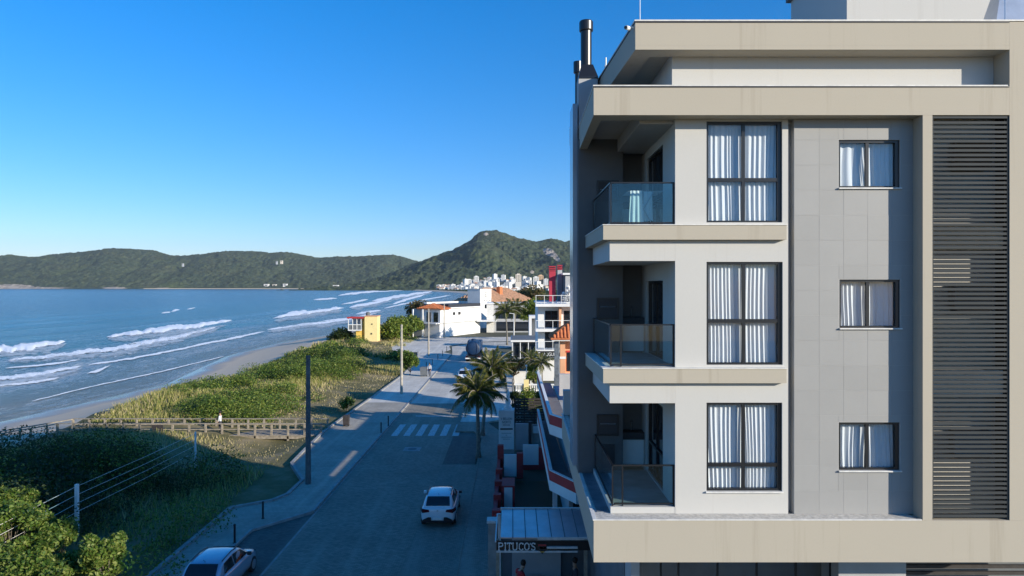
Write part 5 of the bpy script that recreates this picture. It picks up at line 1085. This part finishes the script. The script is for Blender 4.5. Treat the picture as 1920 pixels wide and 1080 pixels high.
for n, y0, y1, hh, ww in ((70000,20,60,.55,.05),(95000,56,110,.62,.075),(42000,110,200,.7,.13),(16000,200,420,.8,.3)):
    x, y = dune_pts(n, y0, y1); k = ok_dune(x,y)&(rng.random(n) > .82*bare(x,y))&(fbm(x*.35,y*.35,3,77)+.1 > rng.random(n)*.9); x, y = x[k], y[k]
    g = .45+1.1*fbm(x*.12,y*.12,3,55); cal = np.clip(1-bare(x,y)*.8,.25,1)
    Q.append(blade_arrays(np.stack([x,y,ground_z(x,y)-.03],1), hh*g*cal*rng.uniform(.6,1.3,len(x)), ww*rng.uniform(.7,1.4,len(x)), .6))
Q = np.concatenate(Q); c_ = Q[:,0]; dry = (fbm(c_[:,0]*.07,c_[:,1]*.07,4,401)+.25*(rng.random(len(Q))-.5)+.1*bare0(c_[:,0],c_[:,1])) > .53
tag(quads_mesh('dune_grass', Q, [M['grass'],M['straw']], None, dry.astype(int)), kind='stuff')
Q = []; MI = []
for ncl, y0, y1, ls in ((1500,20,62,.15),(1700,56,110,.2),(1000,110,210,.34),(420,210,500,.7)):
    x, y = dune_pts(ncl*3, y0, y1); 
    patch = fbm(x*.09+3,y*.09,4,91); near = np.clip((50-y)/8,0,1)*.22*(x < -18.5)
    k = ok_dune(x,y)&(patch+near > .525)&(rng.random(len(x)) > bare(x,y)*1.1); x, y = x[k][:ncl], y[k][:ncl]
    for cx, cy in zip(x,y):
        r_ = (.45+1.9*rng.random()**1.8)*(1.4 if y0 > 150 else 1); r_ = r_*(.45+.55*min(1,max(0,(cx+37)/6))) if y0 < 200 else r_; hz = r_*rng.uniform(.6,1.05)
        shaded_ = cy < 51 and cx < -17.5 and cy > 30.5  # clumps in the block's shadow: darker leaves put that shade into the colour
        if abs(cx+20.5) < 1.3 and cy < 46: r_ *= .55; hz *= .5
        if shaded_ and cy < 47 and cx < -22.5 and cx > -36 and rng.random() < .5: r_ *= 1.45; hz = r_*.95
        nl = int(30*(r_/.8)**2*(.17/ls)**1.2*2.2*(1 if y0 < 100 else 1.4)); nl = max(nl,14)
        Q.append(leaf_arrays(dome(cx,cy,float(ground_z(cx,cy))-.1,r_,hz,nl), ls*rng.uniform(.7,1.35,nl), .55, .5)); MI.append(np.full(nl, 2 if (shaded_ and rng.random() < .85) or rng.random() < .1 else int(rng.random() < .35)))
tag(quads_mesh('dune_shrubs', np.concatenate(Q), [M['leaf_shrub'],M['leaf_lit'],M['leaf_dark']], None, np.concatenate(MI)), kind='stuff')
# --- shrubs and trees that stand by themselves
def tree(name, label, x, y, z0, H, Rr, m, n, ls, cat='tree', group=None, trunk=.3, flat=.6, seed=1, clumps=9, tr=.08):
    r_ = np.random.default_rng(seed); o = thing(name, label, cat, (x,y,z0), group)
    tb = MB(); base = Vector((x,y,z0-.1)); hub = Vector((x+r_.uniform(-.1,.1)*H,y,z0+H*trunk)); tb.tube([base,(base+hub)/2+Vector((.03*H,0,0)),hub],[tr,tr*.8,tr*.65],7)
    Cs = []
    for k in range(clumps):
        a = 2*math.pi*k/clumps+r_.uniform(-.5,.5); d = Rr*r_.uniform(.15,.72) if k else 0; hz = H*(trunk+(1-trunk)*r_.uniform(.30,.85)*(1-.45*(d/Rr)**2)) if k else H*.78
        c = Vector((x+d*math.cos(a),y+d*math.sin(a),z0+hz)); rr = Rr*(r_.uniform(.14,.36) if clumps > 14 else r_.uniform(.3,.5))
        tb.tube([hub,(hub+c)/2+Vector((0,0,-.06*H)),c],[tr*.5,tr*.32,tr*.12],5)
        nl = int(n/clumps); u = r_.normal(size=(nl,3)); u /= np.linalg.norm(u,axis=1)[:,None]; rad = r_.random(nl)**.45
        Cs.append(np.array(c)+u*rad[:,None]*np.array([rr,rr,rr*flat*1.15]))
    tb.build('trunk', M['bark'], o, smooth=True)
    C = np.concatenate(Cs); C[:,2] = np.maximum(C[:,2], z0+.1)
    quads_mesh('foliage', leaf_arrays(C, ls*r_.uniform(.65,1.35,len(C)), .55, .25, r_), [m], o); return o
NEAR = [(-20.9,28.3,3.0,1.9,'tall sunlit sea grape bush at the left edge of the frame'),(-19.0,28.0,2.5,1.4,'sunlit bush behind the near white fence post'),(-18.1,25.9,1.9,1.5,'low sunlit bush in the bottom left corner'),
        (-15.75,26.4,2.7,1.2,'upright sunlit bush nearest the sidewalk at bottom left'),(-17.0,25.2,1.7,1.1,'small rounded sunlit bush at the bottom edge beside the upright one'),(-22.5,30.5,2.6,1.5,'sunlit bush furthest left, partly cut by the frame'),(-19.6,26.6,1.9,1.5,'low sunlit bush filling the gap right of the tallest one'),(-17.3,27.0,1.6,1.1,'small sunlit bush between the fence post and the upright bush'),(-16.2,24.2,1.3,1.2,'lowest sunlit bush on the bottom edge beside the silver car')]
for k, (x, y, H, r_, lb) in enumerate(NEAR): tree('sea_grape_bush', lb, x, y, gz(x,y), H, r_, M['leaf_lit'], 6500 if H > 2 else 3600, .155, 'bush', 'sunlit bushes in the foreground', .2, .75, 200+k, 26, .06)
tree('roadside_bush','bright green bush at the sidewalk edge behind the wheeled bin',-13.9,91.5,0,3.4,1.7,M['leaf_lit'],2600,.3,'bush',None,.15,.9,31,9)
tree('roadside_bush','small green bush on the sidewalk edge before the boardwalk',-15.9,66,0,1.3,.9,M['leaf_lit'],900,.2,'bush',None,.15,.9,32,6)
tree('dune_tree','dense green tree right of the yellow lifeguard tower',-25.8,150,0,5.2,4.2,M['leaf_shrub'],4200,.55,'tree',None,.15,.8,33,12,.2)
tree('dune_tree','broad green tree behind the lifeguard tower and the dense one',-23.5,158,0,5.4,4.0,M['leaf_shrub'],3200,.55,'tree',None,.15,.8,34,11,.2)
tree('dune_tree','dark low bush left of the lifeguard tower',-36.5,146,0,2.6,3.0,M['leaf_dark'],2200,.5,'bush',None,.1,.8,35,9,.15)
tree('dune_tree','rusty leaved wide tree above the white house porch',-24.5,185,0,8.2,5.2,M['leaf_rust'],4200,.6,'tree',None,.3,.7,36,13,.25)
tree('dune_tree','dark tree under the rusty leaved one',-24.2,172,0,5.6,4.2,M['leaf_dark'],3600,.6,'tree',None,.15,.8,37,11,.2)
tree('dune_tree','dark narrow tree against the porch of the white house',-20.8,168,0,5.0,2.5,M['leaf_dark'],2400,.5,'tree',None,.15,.9,38,9,.2)
tree('garden_tree','green tree between the grey block and the balcony house',4.9,150,0,9.5,3.2,M['leaf_shrub'],3400,.5,'tree',None,.3,.9,39,10,.2)
tree('garden_tree','pale flowering tree beyond the long tiled roof',6.5,240,0,12.0,7,M['leaf_rust'],4200,1.0,'tree',None,.2,.8,40,12,.3)
tree('garden_tree','round green shrub beside the small garden palm',2.35,79,0,3.2,1.3,M['leaf_shrub'],1800,.25,'bush',None,.2,.9,41,8,.08)
tree('garden_tree','leafy hedge bush behind the dark slatted fence',1.6,61.5,0,2.9,1.6,M['leaf_shrub'],2200,.24,'bush',None,.1,.8,42,8,.08)
tree('garden_tree','ragged bush at the left end of the slatted fence',.25,59.5,0,3.2,.8,M['leaf_dark'],1600,.22,'bush',None,.15,.9,43,7,.06)
tree('cypress','slim dark cypress in front of the balustrade',2.75,66,0,3.1,.5,M['leaf_dark'],1300,.18,'tree',None,.05,2.2,44,7,.05)
tree('rusty_bush','rusty leaved shrub behind the second street palm',0.1,82,0,3.9,1.7,M['leaf_rust'],1500,.3,'bush',None,.3,.7,45,8,.08)
tree('white_blossom','white blossoming bush on the upper side of the balcony house',7.2,86,9.9,2.4,1.1,M['white_far'],600,.3,'bush',None,.1,.9,46,7,.05)
def agave(x, y, label, z=0.0):
    o = thing('spiky_plant', label, 'plant', (x,y,z))
    for k in range(34):
        a = rng.uniform(0,6.28); l = rng.uniform(.6,1.1); e = rng.uniform(.3,1.2); d = Vector((math.cos(a)*math.cos(e),math.sin(a)*math.cos(e),math.sin(e))); s_ = Vector((-d.y,d.x,0)).normalized()*.035; b0_ = Vector((x,y,z+.1))
        MB().add([b0_-s_,b0_+s_,b0_+d*l*.6+s_*.8+Vector((0,0,.02)),b0_+d*l-Vector((0,0,.12)),b0_+d*l*.6-s_*.8+Vector((0,0,.02))],[(0,1,2,3,4)]).build('leaf',M['leaf_dark'],o,fix=False)
    MB().lathe([(.22,0),(.28,.2),(.2,.22)],(x,y,z),10).build('pot',M['grey_dk'],o)
agave(-1.05,25.2,'dark spiky plant at the left foot of the restaurant canopy',.1); agave(-.75,24.2,'second dark spiky plant nearer the camera by the restaurant post',.1)
# --- palms
def frond_mesh(L, droop, seed):
    r_ = np.random.default_rng(seed); mb = MB(); pts = []
    for k in range(9):
        t_ = k/8; pts.append(Vector((L*t_*(1-.18*t_*droop), 0, L*(.42*t_-.75*droop*t_*t_))))
    mb.tube(pts,[.03*(1-.85*k/8)+.004 for k in range(9)],5,0)
    for k in range(40):
        t_ = .12+.87*k/39; i = min(int(t_*8),7); f = t_*8-i; p = pts[i].lerp(pts[i+1],f); tan = (pts[i+1]-pts[i]).normalized()
        ll = L*.30*math.sin(math.pi*(.15+.8*t_))*r_.uniform(.8,1.15)
        for s_ in (-1,1):
            d = (tan*.55+Vector((0,s_,0))*.75+Vector((0,0,-.30-.25*r_.random()))).normalized(); w_ = Vector((tan.x,tan.y,tan.z))*.035*L/2.2
            q_ = p+d*ll*.6; e_ = p+d*ll+Vector((0,0,-ll*.22)); mb.add([p-w_*.6,p+w_*.6,q_+w_*.5,e_,q_-w_*.5],[(0,1,2,3,4)],1)
    o = mb.build('frond',[M['palm_bark'],M['palm']],None,fix=False); me = o.data; bpy.data.objects.remove(o); return me
FR = [frond_mesh(1.0,.55,1),frond_mesh(1.0,.8,2),frond_mesh(1.0,1.1,3),frond_mesh(1.0,.3,4)]
def palm(label, x, y, z0, H, lean, L, n, seed, tr=.15, group='coconut palms along the right sidewalk'):
    r_ = random.Random(seed); o = thing('palm_tree', label, 'palm tree', (x,y,z0), group)
    pts = [Vector((x+lean[0]*t_**1.6, y+lean[1]*t_**1.6, z0-.1+H*t_)) for t_ in [k/8 for k in range(9)]]
    MB().tube(pts,[tr*1.5]+[tr*(1-.35*k/8)*(1.0 if k%2 else 1.06) for k in range(1,9)],10).build('trunk',M['palm_bark'],o,smooth=True)
    top_ = pts[-1]-Vector((x,y,z0))
    for k in range(n):
        lay = k/n; a = k*2.399+r_.uniform(-.2,.2); me = FR[3] if lay < .2 else FR[0] if lay < .5 else FR[1] if lay < .8 else FR[2]
        f = link_mesh('frond', me, o); f.location = top_; s_ = L*r_.uniform(.85,1.12)*(.85 if lay < .2 else 1); f.scale = (s_,s_,s_)
        f.rotation_euler = (r_.uniform(-.25,.25), -(1.05-1.5*lay)+r_.uniform(-.12,.12), a)
    return o
palm('large coconut palm standing nearest the camera in the right sidewalk',-2.34,47.6,.1,4.45,(-.1,.1),2.3,30,1,.16); palm('large coconut palm just behind the nearest one, leaning right',-2.35,54.5,.1,5.2,(.75,.5),2.3,30,2,.15)
palm('distant palm left of the lamp post by the pavilion',-1.0,140,.0,7.0,(-.3,0),3.3,18,3,.17); palm('distant palm right of the lamp post by the pavilion',.3,146,.0,7.4,(.6,0),3.3,18,4,.17)
palm('small palm with a slim trunk behind the white balustrade',3.45,77,0,3.4,(-.1,0),1.7,18,5,.09)
palm('drooping small palm beside the round garden shrub',2.05,80.5,0,3.4,(.2,0),1.9,14,6,.09)

# ================================================================== THE FAR TOWN
M['far_wall'] = [plain('far_white_wall',(0.75,0.73,0.70),.9,var=.08),plain('far_cream_wall',(0.68,0.6,0.5),.9,var=.08),plain('far_grey_wall',(0.45,0.46,0.48),.9,var=.1),plain('far_peach_wall',(0.66,0.44,0.27),.9,var=.08)]
def house_proto(w, d, h, wall, roof, fl):
    o = thing('town_house', 'x', 'house', (0,0,0), 'houses of the far town')
    bx('wall',wall,o,-w/2,w/2,-d/2,d/2,-8,h)
    if roof:
        q = MB(); q.add([(-w/2-.6,-d/2-.6,h),(w/2+.6,-d/2-.6,h),(w/2+.6,d/2+.6,h),(-w/2-.6,d/2+.6,h),(-w/4,0,h+2.6),(w/4,0,h+2.6)],[(0,1,5,4),(2,3,4,5),(3,0,4),(1,2,5),(3,2,1,0)]); q.build('roof',M['terra_old'],o)
    else: bx('roof',M['cap'],o,-w/2-.2,w/2+.2,-d/2-.2,d/2+.2,h,h+.5); bx('rooftop_tank',M['far_wall'][2],o,-w/6,w/6,-1.5,1.5,h+.5,h+2.4)
    for f in range(fl):
        nw = max(2,int(w/4.5))
        for k in range(nw): xx = -w/2+w*(k+.5)/nw; bx('window',M['dark_glass'],o,xx-.9,xx+.9,-d/2-.06,-d/2-.01,f*3.1+1.0,f*3.1+2.4)
    return o
W_ = M['far_wall']
PR = [(house_proto(11,10,6.4,W_[0],True,2),'low white far house with a tiled roof'),(house_proto(13,11,9.6,W_[0],False,3),'white flat roofed three storey far block'),(house_proto(10,9,6.4,W_[1],True,2),'cream far house with a tiled roof'),(house_proto(15,12,12.6,W_[0],False,4),'white flat roofed four storey far block'),(house_proto(12,10,6.6,W_[2],False,2),'grey flat roofed far house'),(house_proto(13,13,22,W_[0],False,7),'tall white far apartment tower')]
used = [False]*6
def put(k, x, y, label=None, rz=None, sc=1.0):
    o = PR[k][0] if not used[k] else copy_tree(PR[k][0]); used[k] = True
    o.location = (x,y,float(ground_z(x,y))); o.rotation_euler = (0,0,random.uniform(-.5,.7) if rz is None else rz); o.scale = (sc,sc,sc); o['label'] = label or PR[k][1]
spots = []
tries = 0
while len(spots) < 190 and tries < 30000:
    tries += 1
    y = random.uniform(1550,2750); px = random.choice([random.uniform(815,1035),random.uniform(820,960),random.uniform(820,960),random.uniform(690,815)]) ; x = PX(px,y)
    o_ = x-float(shore(y))
    if o_ < 45 or (px < 815 and (y < 2450 or random.random() < .75)): continue
    if any((x-a)**2+(y-b_)**2 < 15**2 for a,b_ in spots): continue
    spots.append((x,y)); put(random.choice([0,0,0,1,1,2,3,3,4,5] if px > 840 else [0,0,2,1]), x, y)
TALL = [(893,2300,'white far tower at the left of the town skyline',0),(932,2250,'white far slab block, left one of the pair in the town centre',0),(941,2350,'white far slab block, right one of the pair in the town centre',0),(972,1900,'beige topped far apartment tower, tallest of the town',1),(1005,1950,'wide white far block left of the orange one',0),(1014,2050,'orange far tower beside the crimson chimneys',3),(880,2300,'slim white far block at the foot of the hill',0)]
for px, y, lb, wc in TALL:
    o = thing('apartment_tower', lb, 'building', (PX(px,y),y,float(ground_z(PX(px,y),y)))); x, z = o.location.x, o.location.z; h = CAMZ-(({893:517,932:521,941:521,972:513,1005:518,1014:515,880:523}[px])-HY)*y/FOC
    bx('wall',W_[wc],o,x-8,x+8,y,y+14,-3,h-2.5); bx('penthouse',W_[wc],o,x-4,x+4,y+2,y+10,h-2.49,h)
    for f in range(6):
        for k in range(3): bx('window',M['dark_glass'],o,x-6.5+k*4.8,x-3.5+k*4.8,y-.08,y-.01,h-6-f*3.3,h-4.4-f*3.3)
o = thing('beach_hotel','pinkish far hotel block at the left end of the town beach','hotel',(PX(766,2650),2650,2)); x = o.location.x; bx('wall',W_[3],o,x-14,x+14,2650,2662,-2,30); bx('roof',M['terra_old'],o,x-15,x+15,2649,2663,30,31.2)
for f in range(4):
    for k in range(5): bx('window',M['dark_glass'],o,x-12+k*5.4,x-8.6+k*5.4,2649.8,2649.95,6+f*5.6,9.4+f*5.6)
def far_house(px, py, y, w, h, m, lb):
    z = CAMZ-(py-HY)*y/FOC; x = PX(px,y); o = thing('hillside_house',lb,'house',(x,y,z)); bx('wall',m,o,x-w/2,x+w/2,y-w*.4,y+w*.4,z-14,z+h); bx('roof',M['cap'],o,x-w/2-.5,x+w/2+.5,y-w*.4-.5,y+w*.4+.5,z+h,z+h+.8); bx('window',M['dark_glass'],o,x-w*.3,x+w*.3,y-w*.4-.1,y-w*.4-.02,z+h*.3,z+h*.7)
far_house(528,491,4520,15,8,W_[1],'bright white house on the wooded ridge, right one of the ridge pair'); far_house(519,492,4520,10,7,W_[2],'small white house left of the brighter one on the wooded ridge'); far_house(343,496,4450,11,6,W_[2],'lone pale house halfway up the left wooded ridge')
far_house(500,537,3950,26,13,W_[0],'white waterside house under the ridge, first of the bay shore'); far_house(515,537,3940,20,11,W_[1],'cream waterside house under the ridge, beside the first'); far_house(535,536.5,3930,22,13,W_[0],'pinkish white waterside house under the ridge, right of the cream one'); far_house(630,538,3900,30,10,W_[0],'long white shed on the far bay shore')
# greenery of the coastal plain
n = 9000; y = 300+2400*rng.random(n)**1.0; o_ = 26+rng.random(n)**1.6*420; x = shore(y)+o_; px_ = 960+x/y*FOC
k = (px_ > 640)&(px_ < 1100)&(y > 330); x, y = x[k], y[k]; C = []
for cx, cy in zip(x[:2600],y[:2600]):
    r_ = rng.uniform(2.0,4.5); C.append(dome(cx,cy,float(ground_z(cx,cy)),r_,r_*1.1,16,rng,.5))
C = np.concatenate(C); tag(quads_mesh('coastal_woodland', leaf_arrays(C, 2.2*rng.uniform(.6,1.4,len(C)), .7, .4), [M['leaf_dark']]), kind='stuff')
n = 2500; y = rng.uniform(195,420,n); x = rng.uniform(-19,24,n)+0*y; k = (y > 215)&((x-shore(y)) > 30); x,y = x[k],y[k]; C = np.concatenate([dome(a,b_,0.0,2.0,rng.uniform(1.5,4.0),22,rng,.5) for a,b_ in zip(x[:900],y[:900])]); tag(quads_mesh('garden_greenery', leaf_arrays(C, .9*rng.uniform(.6,1.4,len(C)), .6, .4), [M['leaf_shrub']]), kind='stuff')

# ================================================================== AIR
hz = MB().box(-9000,8200,-220,7000,-14,470).build('haze', [], None)
mt = bpy.data.materials.new('haze_air'); mt.use_nodes = True; mt.node_tree.nodes.clear()
mo_ = mt.node_tree.nodes.new('ShaderNodeOutputMaterial'); pv = mt.node_tree.nodes.new('ShaderNodeVolumePrincipled')
pv.inputs['Color'].default_value = (0.86,0.92,1.0,1); pv.inputs['Density'].default_value = 3.4e-5; pv.inputs['Anisotropy'].default_value = 0.2
mt.node_tree.links.new(pv.outputs[0], mo_.inputs['Volume']); hz.data.materials.append(mt); tag(hz, kind='stuff')
